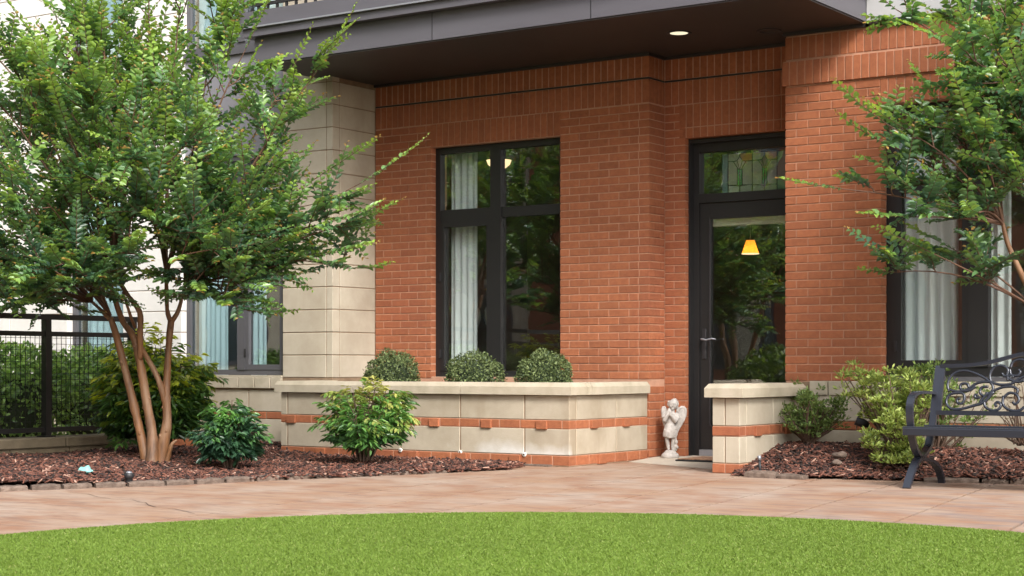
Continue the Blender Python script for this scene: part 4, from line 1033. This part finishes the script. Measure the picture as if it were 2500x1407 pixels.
def hR(x,y):
    t=np.clip((y-11.15)/1.0,0,1);t=t*t*(3-2*t);m_=.17-.05*np.clip((x+4.6)/1.2,0,1)
    return .012+m_*t+.012*np.sin(x*6)*np.cos(y*5)
bed('bed',polyR,hR,16000,'reddish brown bark mulch mounded in the bed behind the bench',82)
# edging stones
def stone(p,q,h,label,group,seed):
    rg=random.Random(seed);p=Vector(p);q=Vector(q);d=(q-p);L=d.length;d.normalize();n=Vector((-d.y,d.x,0))
    bm=bmesh.new();nx=6
    for sz in (0,1):
        for i in range(nx+1):
            for sy in (-1,-.6,.6,1):
                pass
    m=MB();cs=[]
    prof=[(-.042,-.012),(-.044,h*.6),(-.030,h*.98),(.030,h),(.045,h*.6),(.043,-.012)]
    for i in range(nx+1):
        t=i/nx;sc=(.86 if i in (0,nx) else 1)
        for (a,z) in prof: cs.append(p+d*(t*L)+n*(a*sc+rg.uniform(-.004,.004))+Vector((0,0,z*(sc if z>0 else 1)+(rg.uniform(-.004,.004) if z>0 else 0))))
    k=len(prof);fs=[]
    for i in range(nx):
        for j in range(k): fs.append((i*k+j,i*k+(j+1)%k,(i+1)*k+(j+1)%k,(i+1)*k+j))
    fs.append(tuple(range(k))[::-1]);fs.append(tuple(nx*k+j for j in range(k)))
    m.add(cs,fs);m.build('edging_stone',M['edging'],label=label,cat='stone',group=group)
pxs=[(-75,1205),(0,1202),(74,1198),(154,1195.5),(231,1192.5),(312,1190),(407,1187),(480,1183.5),(553,1180),(627,1176),(700,1172.5),(772,1169),(845,1166),(925,1162.5),(1010,1159),(1100,1155)]
for i in range(len(pxs)-1):
    a=onz(*pxs[i],.0);b=onz(*pxs[i+1],.0);off=Vector((-.03,.0,0));d=(b-a).normalized();n_=Vector((-d.y,d.x,0))*.05
    a=a+n_+d*.012;b=b+n_-d*.012
    nm=('first','second','third','fourth','fifth','sixth','seventh','eighth','ninth','tenth','eleventh','twelfth','thirteenth','fourteenth','fifteenth')[i-1 if i else 0]
    if i==0: continue
    stone(a,b,.036 if i<11 else .022,'rough grey-brown edging stone, '+nm+' from the left along the left mulch bed','edging stones along the left mulch bed',100+i)
for i,(x0,x1,y0,y1,h,lb) in enumerate(((1815,1890,1166,1169,.05,'tilted grey edging stone next to the wing wall'),(1896,1958,1169,1172,.035,'flat grey edging stone, second from the wing wall'),(2255,2390,1178.5,1181,.035,'long flat edging stone behind the bench leg'),(2396,2460,1181,1183,.035,'dark edging stone under the bench seat'),(2466,2560,1183,1186,.05,'dark edging stone at the right edge of the photo'))):
    a=onz(x0,y0,0);b=onz(x1,y1,0);d=(b-a).normalized();n_=Vector((-d.y,d.x,0))*.05;stone(a+n_,b+n_,h,lb,'edging stones along the right mulch bed',140+i)
# ================================================================== SMALL GARDEN THINGS
p=onz(315,1171,.045)
o=empty('path_light',(p.x,p.y,.0),'small black ribbed path light with pale top by the left edging','light')
MB().lathe([(.020,.0),(.024,.03),(.024,.052),(.032,.056),(.032,.085),(.026,.088)],16,(p.x,p.y,.0)).build('housing',M['blackplastic'],o)
MB().lathe([(.022,.087),(.018,.096),(.006,.101)],14,(p.x,p.y,0)).build('lens',M['metalgrey'],o)
p=onv(1855,1150,11.18)
o=empty('garden_stake',(p.x,p.y,0.0),'slim black stake light with grey cap beside the wing wall','light')
MB().tube([(p.x+.004,p.y,-.0),(p.x-.002,p.y,.118)],.010,10).build('post',M['blackplastic'],o)
MB().tube([(p.x-.002,p.y,.118),(p.x-.004,p.y,.15)],.013,10).build('cap',M['metalgrey'],o)
b0=onv(2148,1100,11.9);t0=onv(2128,1045,11.9)
o=empty('garden_spotlight',(b0.x,b0.y,b0.z-.03),'black spotlight on a leaning stake among the azaleas','light')
MB().tube([b0-Vector((0,0,.05)),t0],[.010,.012],8).build('stake',M['blackplastic'],o)
hd0=onv(2122,1040,11.9);hd1=onv(2090,1026,11.86)
MB().tube([hd0,hd0+(hd1-hd0)*.3,hd1],[.018,.030,.040],14).build('lamp_head',M['blackplastic'],o)
p=onz(210,1157,.06)
m=MB();m.sphere((p.x,p.y,.085),.048,14,9,(1.25,.9,.55));ob=m.build('glass_stone',M['teal'],label='pale teal glass stone lying in the left mulch',cat='stone')
for vtx in ob.data.vertices:
    c=vtx.co;vtx.co=c*(1+.14*math.sin(c.x*90+c.y*70)+.08*math.sin(c.z*130))
# rocks in right mulch
for i,(x,y,r) in enumerate(((2050,1112,.045),(2042,1130,.035))):
    p=onv(x,y,11.55-i*.12);m=MB();m.sphere(tuple(p),r,12,8,(1.3,1,.55));ob=m.build('rock',M['edging'],label=('pinkish flat rock on the right mulch mound','smaller pinkish rock in front of another rock on the mound')[i],cat='rock',group='rocks on the mulch mound')
    for vtx in ob.data.vertices: c=vtx.co;vtx.co=c*(1+.12*math.sin(c.x*80+i*2)+.10*math.sin(c.y*95))
# door mat
o=empty('door_mat',(-6.42,12.52,.02),'brown woven door mat with black rubber edge before the door','mat')
def ramp(v): return .004+(v-11.95)*.026
mz=.026
MB().cbox(-6.80,-6.00,12.28,12.74,mz-.006,mz+.006,.004).build('backing',M['rubber'],o)
MB().cbox(-6.785,-6.015,12.295,12.725,mz+.0061,mz+.014,.004).build('pile',M['mat'],o)
# ================================================================== BENCH
bx=-4.15
o=bn=empty('park_bench',(bx+.63,10.95,0),'black cast metal park bench with scrollwork back on the patio','bench')
def arcp(pts,n=6):
    """Catmull-Rom through points"""
    pp=[Vector(p) for p in pts];out=[]
    for i in range(len(pp)-1):
        p0=pp[max(i-1,0)];p1=pp[i];p2=pp[i+1];p3=pp[min(i+2,len(pp)-1)]
        for k in range(n):
            t=k/n;out.append(.5*((2*p1)+(p2-p0)*t+(2*p0-5*p1+4*p2-p3)*t*t+(3*p1-p0-3*p2+p3)*t**3))
    out.append(pp[-1]);return out
BW=1.30
for ui,u in enumerate((bx,bx+BW)):
    MB().ribbon(arcp([(u,10.60,0),(u,10.645,.06),(u,10.715,.13),(u,10.80,.185),(u,10.90,.215),(u,10.985,.26),(u,11.03,.32),(u,11.035,.385)]),.05,.026,(1,0,0)).build('leg',M['bench'],bn)
    MB().ribbon(arcp([(u+.002,10.665,.385),(u+.002,10.70,.31),(u+.002,10.755,.24),(u+.002,10.86,.185),(u+.002,11.0,.168),(u+.002,11.13,.125),(u+.002,11.21,.06),(u+.002,11.24,0)]),.046,.024,(1,0,0)).build('leg',M['bench'],bn)
    MB().ribbon(arcp([(u,11.10,.615),(u,10.98,.622),(u,10.82,.625),(u,10.72,.61),(u,10.665,.56),(u,10.655,.48),(u,10.675,.39)]),.048,.020,(1,0,0)).build('armrest',M['bench'],bn)
    s=1 if ui==0 else -1
    MB().ribbon([(u+.01*s,11.035,.37),(u+.012*s,11.08,.55),(u+.016*s,11.155,.80)],.045,.03,(1,0,0)).build('back_post',M['bench'],bn)
SZ=.392
for i in range(7):
    v=10.625+i*.064;zz=SZ+(.006 if i in(0,6) else 0)-(.010*math.sin(i/6*PI))
    MB().cbox(bx-.03,bx+BW+.03,v-.027,v+.027,zz-.012,zz+.008,.004).build('slat',M['bench'],bn)
MB().cbox(bx-.028,bx+BW+.028,10.594,10.606,SZ-.045,SZ+.004,.004).build('seat_rail',M['bench'],bn)
def bk(u,z):   # point on the leaning back plane
    return Vector((u,11.035+(z-.37)*.28-.004,z))
def bpx(x,y):  # back-plane point for a bench-zoom position
    X=1860+x/2.931;Y=820+y/2.931
    v=11.10
    for _ in range(4):
        p=onv(X,Y,v);v=11.035+(p.z-.37)*.28
    return p
UC=bx+BW/2
def topz(u):
    t=(u-bx)/(BW);return .800+.085*math.exp(-((t-.5)/.20)**2)
tr=[bk(bx+.03+(BW-.06)*i/40,topz(bx+.03+(BW-.06)*i/40)) for i in range(41)]
MB().ribbon(tr,.035,.026,(0,1,.0)).build('top_rail',M['bench'],bn)
MB().ribbon([bk(bx+.03,.487),bk(bx+BW-.03,.487)],.035,.030,(0,1,0)).build('back_rail',M['bench'],bn)
for u in (bx+.045,bx+BW-.045): MB().ribbon([bk(u,.487),bk(u,.80)],.030,.022,(1,0,0)).build('back_stile',M['bench'],bn)
scr=[[(1340,400),(1330,340),(1370,275),(1450,250),(1540,275),(1620,320),(1655,370),(1630,430),(1580,480),(1500,505),(1420,525),(1350,520),(1320,475),(1340,425),(1390,410),(1440,415),(1450,450),(1430,485),(1400,480),(1400,455),(1420,450)],
 [(1340,385),(1400,400),(1470,385),(1540,340),(1620,330),(1700,350),(1780,345),(1840,310),(1900,280)],
 [(1480,370),(1470,345),(1430,345),(1420,375),(1445,395),(1490,390),(1530,360)],
 [(1560,480),(1590,440),(1650,400),(1720,370),(1790,365),(1830,385),(1825,410)],
 [(1620,365),(1575,370),(1560,400),(1575,425),(1600,430),(1610,405)],
 [(1545,425),(1525,425),(1530,445),(1560,440)],
 [(1590,460),(1600,510),(1650,535),(1695,525),(1710,495),(1690,475),(1668,490),(1680,505)],
 [(1640,330),(1632,280),(1665,225),(1720,215),(1760,240),(1755,280),(1735,290),(1720,270)],
 [(1755,300),(1790,320),(1830,330),(1880,320)],
 [(1780,230),(1800,185),(1860,170),(1920,200)],
 [(1775,240),(1785,280),(1830,285),(1850,260),(1838,245)],
 [(1760,320),(1762,290),(1790,285),(1800,300)],
 [(1730,430),(1725,490),(1770,530),(1840,535),(1890,500)],
 [(1735,440),(1770,410),(1820,420),(1840,460),(1815,490),(1795,475)],
 [(1660,400),(1600,470),(1590,470)]]
m=MB();rm=[]
for c in scr:
    cur=arcp([bpx(*q) for q in c],5);cur=[Vector((q.x,q.y,q.z)) for q in cur]
    m.tube(cur,[.0098]*(len(cur)-1)+[.011],7)
    m.tube([Vector((2*UC-q.x,q.y,q.z)) for q in cur],[.0085]*(len(cur)-1)+[.010],7)
m.build('scrollwork',M['bench'],bn)
# ================================================================== CHERUB STATUE
sc_=onz(1635,1117,.024)
SX,SY,SZ0=-7.04,12.63,.0215
o=st=empty('angel_statue',(SX,SY,SZ0),'white cast stone winged cherub statue praying on a round base by the door','statue')
rt=Vector((Rt[0],Rt[1],0));fw=Vector((Fw[0],Fw[1],0))
def S(x,y,z): return Vector((SX,SY,SZ0))+rt*x-fw*y+Vector((0,0,z))   # x to the viewer's right, y towards the viewer
def voxel(ob,size,smooth=4):
    r=ob.modifiers.new('remesh','REMESH');r.mode='VOXEL';r.voxel_size=size;r.use_smooth_shade=True
    s=ob.modifiers.new('smooth','SMOOTH');s.iterations=smooth;s.factor=.5
m=MB()
def blob(x,y,z,r,sc=(1,1,1)):
    c=S(x,y,z);m.sphere(tuple(c),r,14,9,sc)
def limb(pts,rad): m.tube([S(*p) for p in pts],rad,10)
# torso, neck, head
limb([(0,-.005,.235),(.004,0,.27),(.008,0,.31),(.012,.0,.35),(.014,0,.375),(.018,.004,.395),(.022,.006,.42)],[.040,.042,.042,.045,.038,.020,.020])
blob(.024,.010,.452,.041,(1,1,1.12))
blob(.016,.050,.446,.0075,(1,1,1.3));blob(.018,.040,.462,.017,(1.5,.8,.45));blob(.008,.036,.437,.013);blob(.034,.036,.437,.013)   # nose and cheeks
blob(.017,.040,.429,.008,(1.3,1,.7));blob(.018,.034,.418,.012)                   # lips and chin
blob(-.014,.006,.446,.009);blob(.060,.004,.446,.010)                             # ears
# legs: left knee slightly bent
limb([(-.020,.0,.25),(-.028,.012,.19),(-.026,.016,.145),(-.018,.004,.10),(-.012,.008,.066)],[.028,.023,.017,.016,.010])
limb([(.024,.0,.25),(.026,.006,.19),(.024,.006,.145),(.020,-.004,.10),(.020,.004,.066)],[.028,.023,.017,.016,.010])
limb([(-.012,.004,.068),(-.018,.034,.062)],[.011,.009]);limb([(.020,.0,.068),(.026,.032,.062)],[.011,.009])
# arms folded up to the chin
limb([(-.026,-.002,.375),(-.052,.016,.335),(-.050,.034,.318),(-.026,.050,.37),(-.016,.050,.40)],[.022,.021,.019,.016,.012])
limb([(.050,-.002,.375),(.058,.022,.335),(.044,.046,.315),(.004,.056,.365),(-.006,.054,.395)],[.023,.023,.021,.017,.012])
for k in range(4): limb([(-.018+.004*k,.050+.003*(k%2),.398),(-.022+.004*k,.048,.418+.002*k)],[.0058,.0045])
limb([(-.004,.052,.396),(.004,.050,.410)],[.006,.005])
for s in range(28):
    a=rnd.uniform(-.6,PI+.6);e=rnd.uniform(-.2,1.2)
    blob(.024+.040*math.cos(a)*math.cos(e),.004-.040*abs(math.sin(a))*math.cos(e)*.9+(.012 if e>.7 else 0),.458+.042*math.sin(e),.0105)
for z in (.43,.41,.395): blob(.062,-.006,z,.011)
b_=m.build('figure',M['statue'],st,org=(SX,SY,SZ0));voxel(b_,.0030,2)
m=MB()
limb([(.002,0,.285),(0,.004,.26),(-.004,.006,.225),(-.006,.006,.195),(-.006,.006,.180)],[.044,.050,.056,.058,.057])
for k in range(6): limb([(-.056+.003*k,.026,.240-.012*k),(-.012,.060,.216-.008*k),(.046,.034,.268-.018*k)],[.005,.0075,.005])
limb([(.044,.02,.27),(.052,.008,.20),(.046,.004,.165)],[.013,.012,.006])
b_=m.build('drape',M['statue'],st,org=(SX,SY,SZ0));voxel(b_,.0030,1)
# wings (near one shows to the viewer's right)
arc=[(.050,.335),(.062,.385),(.080,.415),(.100,.430),(.118,.428),(.131,.412),(.136,.388),(.134,.362)]
tips=[(.046,.285),(.045,.262),(.046,.242),(.047,.225),(.049,.212),(.054,.204),(.064,.214),(.080,.245)]
for k,yy in ((1.,-.030),(-.46,-.040)):
    m=MB()
    for (ax,az),(tx,tz) in zip(arc,tips):
        m.tube([S(ax*k,yy,az),S((ax*.6+tx*.4)*k,yy+.004,az*.6+tz*.4),S((ax*.25+tx*.75)*k,yy,az*.25+tz*.75),S(tx*k,yy,tz)],[.0115,.0125,.010,.005],8)
    m.tube([S(a*k,yy+.004,b) for a,b in arc],[.009,.012,.013,.013,.013,.013,.012,.009],8)
    b_=m.build('wing',M['statue'],st,org=(SX,SY,SZ0));voxel(b_,.0026,1)
m=MB()
n=24;prof=[(.072,0),(.076,.006),(.076,.022),(.070,.034),(.052,.048),(.040,.062),(.030,.068)]
m.lathe([(r,z) for r,z in prof],n,(SX,SY,SZ0))
b_=m.build('pedestal',M['statue'],st,org=(SX,SY,SZ0))
m=MB();blob(.046,-.004,.10,.020,(1,1,1.2));blob(.050,.006,.135,.016,(1,1,1.3));blob(.058,.012,.09,.014);blob(.044,.0,.165,.013);blob(.04,-.01,.075,.024)
b_=m.build('tree_stump',M['statue'],st,org=(SX,SY,SZ0));voxel(b_,.0045,2)
# ================================================================== INTERIOR THINGS SEEN THROUGH GLASS
def curtain(name,x0,x1,v,z0,z1,mt,label,waves=7,amp=.02):
    n=waves*10;m=MB();vs=[]
    for zi,z in enumerate((z0,z0+(z1-z0)*.3,z0+(z1-z0)*.7,z1)):
        for i in range(n+1):
            t=i/n;a=amp*(1-.25*zi/3)
            vs.append((x0+(x1-x0)*t,v+a*math.sin(t*waves*2*PI)+.3*a*math.sin(t*waves*4.7+zi*.4),z))
    fs=[]
    for r in range(3):
        for i in range(n): fs.append((r*(n+1)+i,r*(n+1)+i+1,(r+1)*(n+1)+i+1,(r+1)*(n+1)+i))
    m.add(vs,fs,True);ob=m.build(name,mt,label=label,cat='curtain')
    so2=ob.modifiers.new('thick','SOLIDIFY');so2.thickness=.003;return ob
curtain('curtain',-9.52,-9.22,VA+.30,.02,2.95,M['curtain2'],'pale blue curtain at the left side of the bay window',4)
curtain('curtain',-5.05,-4.57,VB+.27,.02,2.95,M['curtain2'],'pale sheer curtain in the right-hand window behind the bench',5,.035)
curtain('curtain',-4.36,-4.20,VB+.40,.02,2.95,M['curtain2'],'narrow curtain edge right of the dark mullion in the right-hand window',2)
curtain('curtain',-12.12,-11.72,VL+.17,.02,2.95,M['curtain'],'white curtain in the left light of the window behind the tree',6)
curtain('curtain',-11.42,-11.22,VL+.17,.02,2.95,M['curtain'],'white curtain next to the limestone pillar window',3)
curtain('curtain',-13.74,-13.05,VL+.17,.02,2.95,M['curtain'],'white curtain in the window behind the fence',7)
for x0,x1,lb in ((-12.09,-11.45,'pale blind in the left pane of the upper window'),(-11.35,-10.862,'pale blind in the right pane of the upper window beside the canopy'),(-13.74,-13.03,'pale blind in the farthest upper window')):
    MB().cbox(x0,x1,VL+.14,VL+.15,3.9,6.3,.002).build('window_blind',M['curtain'],label=lb,cat='blind')
# ceiling bowl lamp behind the bay window
p=onv(1218,392,14.2);lz=p.z
o=empty('ceiling_lamp',(p.x,p.y,lz-.12),'lit ceiling bowl lamp seen through the bay window','lamp')
MB().lathe([(.005,lz-.10),(.06,lz-.085),(.11,lz-.045),(.128,lz-.0)],20,(p.x,p.y,0)).build('bowl',M['bowl'],o)
MB().lathe([(.135,lz+.001),(.135,lz+.012),(.02,lz+.02),(.02,3.0)],20,(p.x,p.y,0)).build('canopy',M['wood'],o)
# amber pendant behind the door
p=onv(1832,620,14.4);p2=onv(1832,587,14.4);wd=onv(1853,620,14.4).x-p.x;wt_=onv(1842,587,14.4).x-p.x
r0=.075*1.0;r0=abs(21/FPX*(p.x*Fw[0]+p.y*Fw[1]));r1=r0*.48
o=empty('pendant_lamp',(p.x,p.y,p.z),'lit amber cone pendant lamp seen through the glass door','lamp')
m=MB();n=24
vs_=[(p.x+q*math.cos(2*PI*k/n),p.y+q*math.sin(2*PI*k/n),z) for q,z in ((r0,p.z),(r1,p2.z)) for k in range(n)]
m.add(vs_,[(k,(k+1)%n,n+(k+1)%n,n+k) for k in range(n)],True);sh=m.build('lamp_shade',M['shade'],o)
MB().lathe([(r0*.995,p.z-.003),(r0*1.01,p.z-.003),(r0*1.01,p.z+.004),(r0*.995,p.z+.004)],24,(p.x,p.y,0)).build('rim',M['bowl'],sh)
MB().tube([(p.x,p.y,p2.z),(p.x,p.y,3.0)],.004,6).build('cord',M['trim'],o)
MB().sphere((p.x,p.y,p.z+.035),.022).build('bulb',M['bulb'],o)
# picture on the back wall
a=onv(1153,678,15.58);b=onv(1215,752,15.58)
o=empty('framed_picture',((a.x+b.x)/2,15.58,b.z),'framed picture with pale mat on the room wall inside the bay window','picture')
MB().box(a.x,b.x,15.56,15.597,b.z,a.z).build('frame',M['paper'],o)
MB().box(a.x+.07,b.x-.07,15.553,15.559,b.z+.09,a.z-.07).build('print',M['print'],o)
# table with flowers and chair backs (dim)
o=empty('side_table',(-9.3,14.3,.012),'dark side table in the room behind the bay window','table')
MB().cbox(-9.75,-8.9,14.0,14.6,.72,.76,.01).build('table_top',M['wood'],o)
for x in (-9.68,-8.97):
    for y in (14.07,14.53): MB().box(x-.025,x+.025,y-.025,y+.025,.012,.72).build('leg',M['wood'],o)
o=empty('table_lamp',(-8.55,13.9,.012),'pale floor lamp shade low in the right light of the bay window','lamp')
MB().lathe([(.14,.02),(.02,.04),(.015,.55)],16,(-8.55,13.9,0)).build('stand',M['wood'],o)
MB().lathe([(.20,.55),(.12,.93)],20,(-8.55,13.9,0)).build('lamp_shade',M['blind'],o)
for i,(x,y) in enumerate(((1166,775),(1182,772),(1200,778))):
    p=onv(x,y,14.3);vz=.76
    fo=empty('flower_stem',(p.x,14.3+.05*i,vz),('white lily bloom, leftmost on the side table','white lily bloom, middle one on the side table','white lily bloom, rightmost on the side table')[i],'flower','white lilies on the side table')
    MB().tube([(p.x,14.3+.05*i,vz),(p.x,14.3+.05*i,p.z-.06)],.006,6).build('stem',M['stem'],fo)
    MB().lathe([(.012,p.z-.09),(.035,p.z-.02),(.03,p.z+.06),(.008,p.z+.10)],10,(p.x,14.3+.05*i,0)).build('bloom',M['paper'],fo)
# roller blind at the head of the door glass and a bench inside
MB().cbox(-6.86,-5.95,VD+.09,VD+.15,2.00,2.075,.006).build('roller_blind',M['blind'],label='pale roller blind cassette behind the top of the door glass',cat='blind')
o=empty('hall_bench',(-6.3,13.9,.012),'brown upholstered hall bench behind the bottom of the door glass','bench')
MB().cbox(-7.2,-6.15,13.6,14.1,.46,.63,.03).build('seat',M['wood'],o)
for x in (-7.1,-6.25):
    for y in (13.68,14.02): MB().box(x-.025,x+.025,y-.025,y+.025,.012,.46).build('leg',M['wood'],o)
# stained glass panel hung inside the transom light
VG=VD+.14
sg=empty('stained_glass_panel',(-6.45,VG,2.26),'stained glass panel with two mauve tulips hanging in the transom light','stained glass')
def G(x,y): # position in the transom zoom
    return onv(1680+x/4.396,320+y/4.396,VG)
def piece(poly,mt,off=0):
    m=MB();m.prism([G(*q)+Vector((0,off,0)) for q in poly],(0,.003,0));m.build('glass_piece',M[mt],sg)
def came(pts):
    m=MB();m.tube([G(*q)+Vector((0,-.001,0)) for q in pts],.0042,6);m.build('lead_came',M['lead'],sg)
# columns at zoom x: 365 | 430 | (centre 555) | 690 | (centre 822) | 955 | 1040 ; top/bottom sag with perspective
def yt(x): return 250-(x-365)*.063
def yb(x): return 672-(x-365)*.045
piece([(365,yt(365)),(430,yt(430)),(430,yb(430)),(365,yb(365))],'sg_teal')
piece([(955,yt(955)),(1080,yt(1080)),(1080,yb(1080)),(955,yb(955))],'sg_teal')
for c,l,r_,pm in ((555,430,690,'sg_lilac'),(822,690,955,'sg_purple')):
    k=.055*(c-555)/267*267;dy=-(c-555)*.06
    ym=330+dy;yl=590+dy*.4
    piece([(l,yt(l)),(c,yt(c)),(c,272+dy),(c-30,315+dy),(l,ym)],'sg_pale')
    piece([(c,yt(c)),(r_,yt(r_)),(r_,ym-12),(c+30,315+dy),(c,272+dy)],'sg_reflection')
    piece([(c,272+dy),(c+30,320+dy),(c,412+dy),(c-30,320+dy)],pm)
    piece([(c-68,ym),(c-32,322+dy),(c-4,410+dy),(c-25,395+dy)],pm,.0002);piece([(c+68,ym-8),(c+32,322+dy),(c+4,410+dy),(c+25,395+dy)],pm,.0002)
    piece([(c-27,410+dy),(c-2,418+dy),(c-2,yl),(c-27,yl-15)],'sg_green',.0003);piece([(c+27,408+dy),(c+2,418+dy),(c+2,yl),(c+27,yl-17)],'sg_green',.0003)
    piece([(l,ym),(c-70,ym),(c-28,400+dy),(c-28,yl-14),(l,yl-4)],'sg_pale');piece([(r_,ym-12),(c+70,ym-8),(c+28,400+dy),(c+28,yl-16),(r_,yl-14)],'sg_pale')
    piece([(l,yl-4),(c,yl+6),(c,yb(c)),(l,yb(l))],'sg_pale');piece([(c,yl+6),(r_,yl-14),(r_,yb(r_)),(c,yb(c))],'sg_pale')
    for pts in (((c,yt(c)),(c,272+dy)),((c,272+dy),(c+30,320+dy),(c,412+dy),(c-30,320+dy),(c,272+dy)),((l,ym),(c-68,ym),(c-30,320+dy)),((r_,ym-12),(c+68,ym-8),(c+30,320+dy)),((c-68,ym),(c-25,395+dy),(c-27,yl-15),(c,yl+6),(c+27,yl-17),(c+25,395+dy),(c+68,ym-8)),((c,412+dy),(c,yb(c))),((l,yl-4),(c-27,yl-8)),((r_,yl-14),(c+27,yl-12))): came(pts)
for x in (365,430,690,955): came([(x,yt(x)),(x,yb(x))])
came([(365,yt(365)),(1080,yt(1080))]);came([(365,yb(365)),(1080,yb(1080))])
for x in (440,940):
    q=G(x,yt(x));MB().tube([q,(q.x,q.y,2.66)],.0015,5).build('chain',M['trim'],sg)
# ================================================================== GROVE OPPOSITE (seen mirrored in the glass)
def grove(base,h,w,label,seed):
    b=Vector(base);rg=np.random.default_rng(seed);stems=[];limbs=[]
    for k in range(3):
        a=k*2.1+seed;e=b+Vector((math.cos(a)*w*.12,math.sin(a)*w*.12,h*.38))
        stems.append(([b+Vector((math.cos(a)*.05,math.sin(a)*.05,-.05)),b+(e-b)*.5+Vector((0,0,.1)),e],[.07,.05,.035]))
        for j in range(7):
            a2=rg.random()*2*PI;r=math.sqrt(rg.random())*w/2;limbs.append((e,b+Vector((math.cos(a2)*r,math.sin(a2)*r,h*rg.uniform(.38,1.0))),.02,1.))
    myrtle('courtyard_tree',b,stems,limbs,label,'courtyard trees mirrored in the glass',seed,nsec=4,nsh=4,leaf=.11,shl=(.35,.6),zt=(1,h))
grove((-14.2,6.3,-.06),4.6,3.6,'leafy courtyard tree mirrored in the bay window',201)
grove((-16.8,2.6,-.06),5.6,4.6,'tall courtyard tree mirrored in the upper bay window panes',202)
grove((-12.4,1.6,-.06),4.8,3.8,'leafy courtyard tree mirrored in the glass door',203)
grove((-19.5,5.5,-.06),6.0,4.8,'broad courtyard tree farthest from the glass',204)

def far_building(name,boxes,wins,label,mt):  # mirrored wings, made tall and near to cut low sky light under the canopy
    lo=Vector(((boxes[0][0]+boxes[0][1])/2,(boxes[0][2]+boxes[0][3])/2,-.06));nb=empty(name,lo,label,'building','sky-blocking courtyard wings opposite')
    m=MB()
    for b in boxes: m.box(*b)
    m.build('wall',M[mt],nb)
    for (x0,x1,y0,y1,z0,z1,ax) in wins:
        if ax=='x': fr=MB().box(x1-.02,x1+.03,y0,y1,z0,z1).build('window',M['framelt'],nb);MB().box(x1+.031,x1+.036,y0+.08,y1-.08,z0+.08,z1-.08).build('pane',M['coatglass'],fr)
        else: fr=MB().box(x0,x1,y1-.02,y1+.03,z0,z1).build('window',M['framelt'],nb);MB().box(x0+.08,x1-.08,y1+.031,y1+.036,z0+.08,z1-.08).build('pane',M['coatglass'],fr)
far_building('sky_blocking_wing',[(-31,-25,-12,12,-.06,13)],[(-31,-25,-11+4*i,-9.2+4*i,.8+3.3*k,2.9+3.3*k,'x') for i in range(6) for k in range(4)],'pale limestone wing across the courtyard, raised to block low sky, mirrored in the bay window','lime')
far_building('sky_blocking_wing',[(-25,7,-17,-12,-.06,13)],[(-24+4*i,-22.2+4*i,-17,-12,.8+3.3*k,2.9+3.3*k,'y') for i in range(8) for k in range(4)],'brick wing across the courtyard, raised to block low sky, mirrored in the glass door','tealbrick')
for i,(u,v,r_) in enumerate(((-10.6,3.6,.7),(-11.4,2.2,.8),(-13.2,4.2,.8),(-14.6,5.2,.75))):
    ball('courtyard_shrub',(u,v,.35),r_,2200,('rounded courtyard shrub mirrored low in the glass door','larger rounded courtyard shrub mirrored deeper in the glass door','rounded courtyard shrub mirrored low in the bay window','rounded courtyard shrub mirrored at the left of the bay window')[i],'courtyard shrubs '+('by the lawn' if i<2 else 'beyond the fence'),90+i,leaf=.09,sc=(1,1,.9),pal=((.05,.11,.03),(.25,.36,.08)),mt='leaf',shell=.6,zmin=-.62)
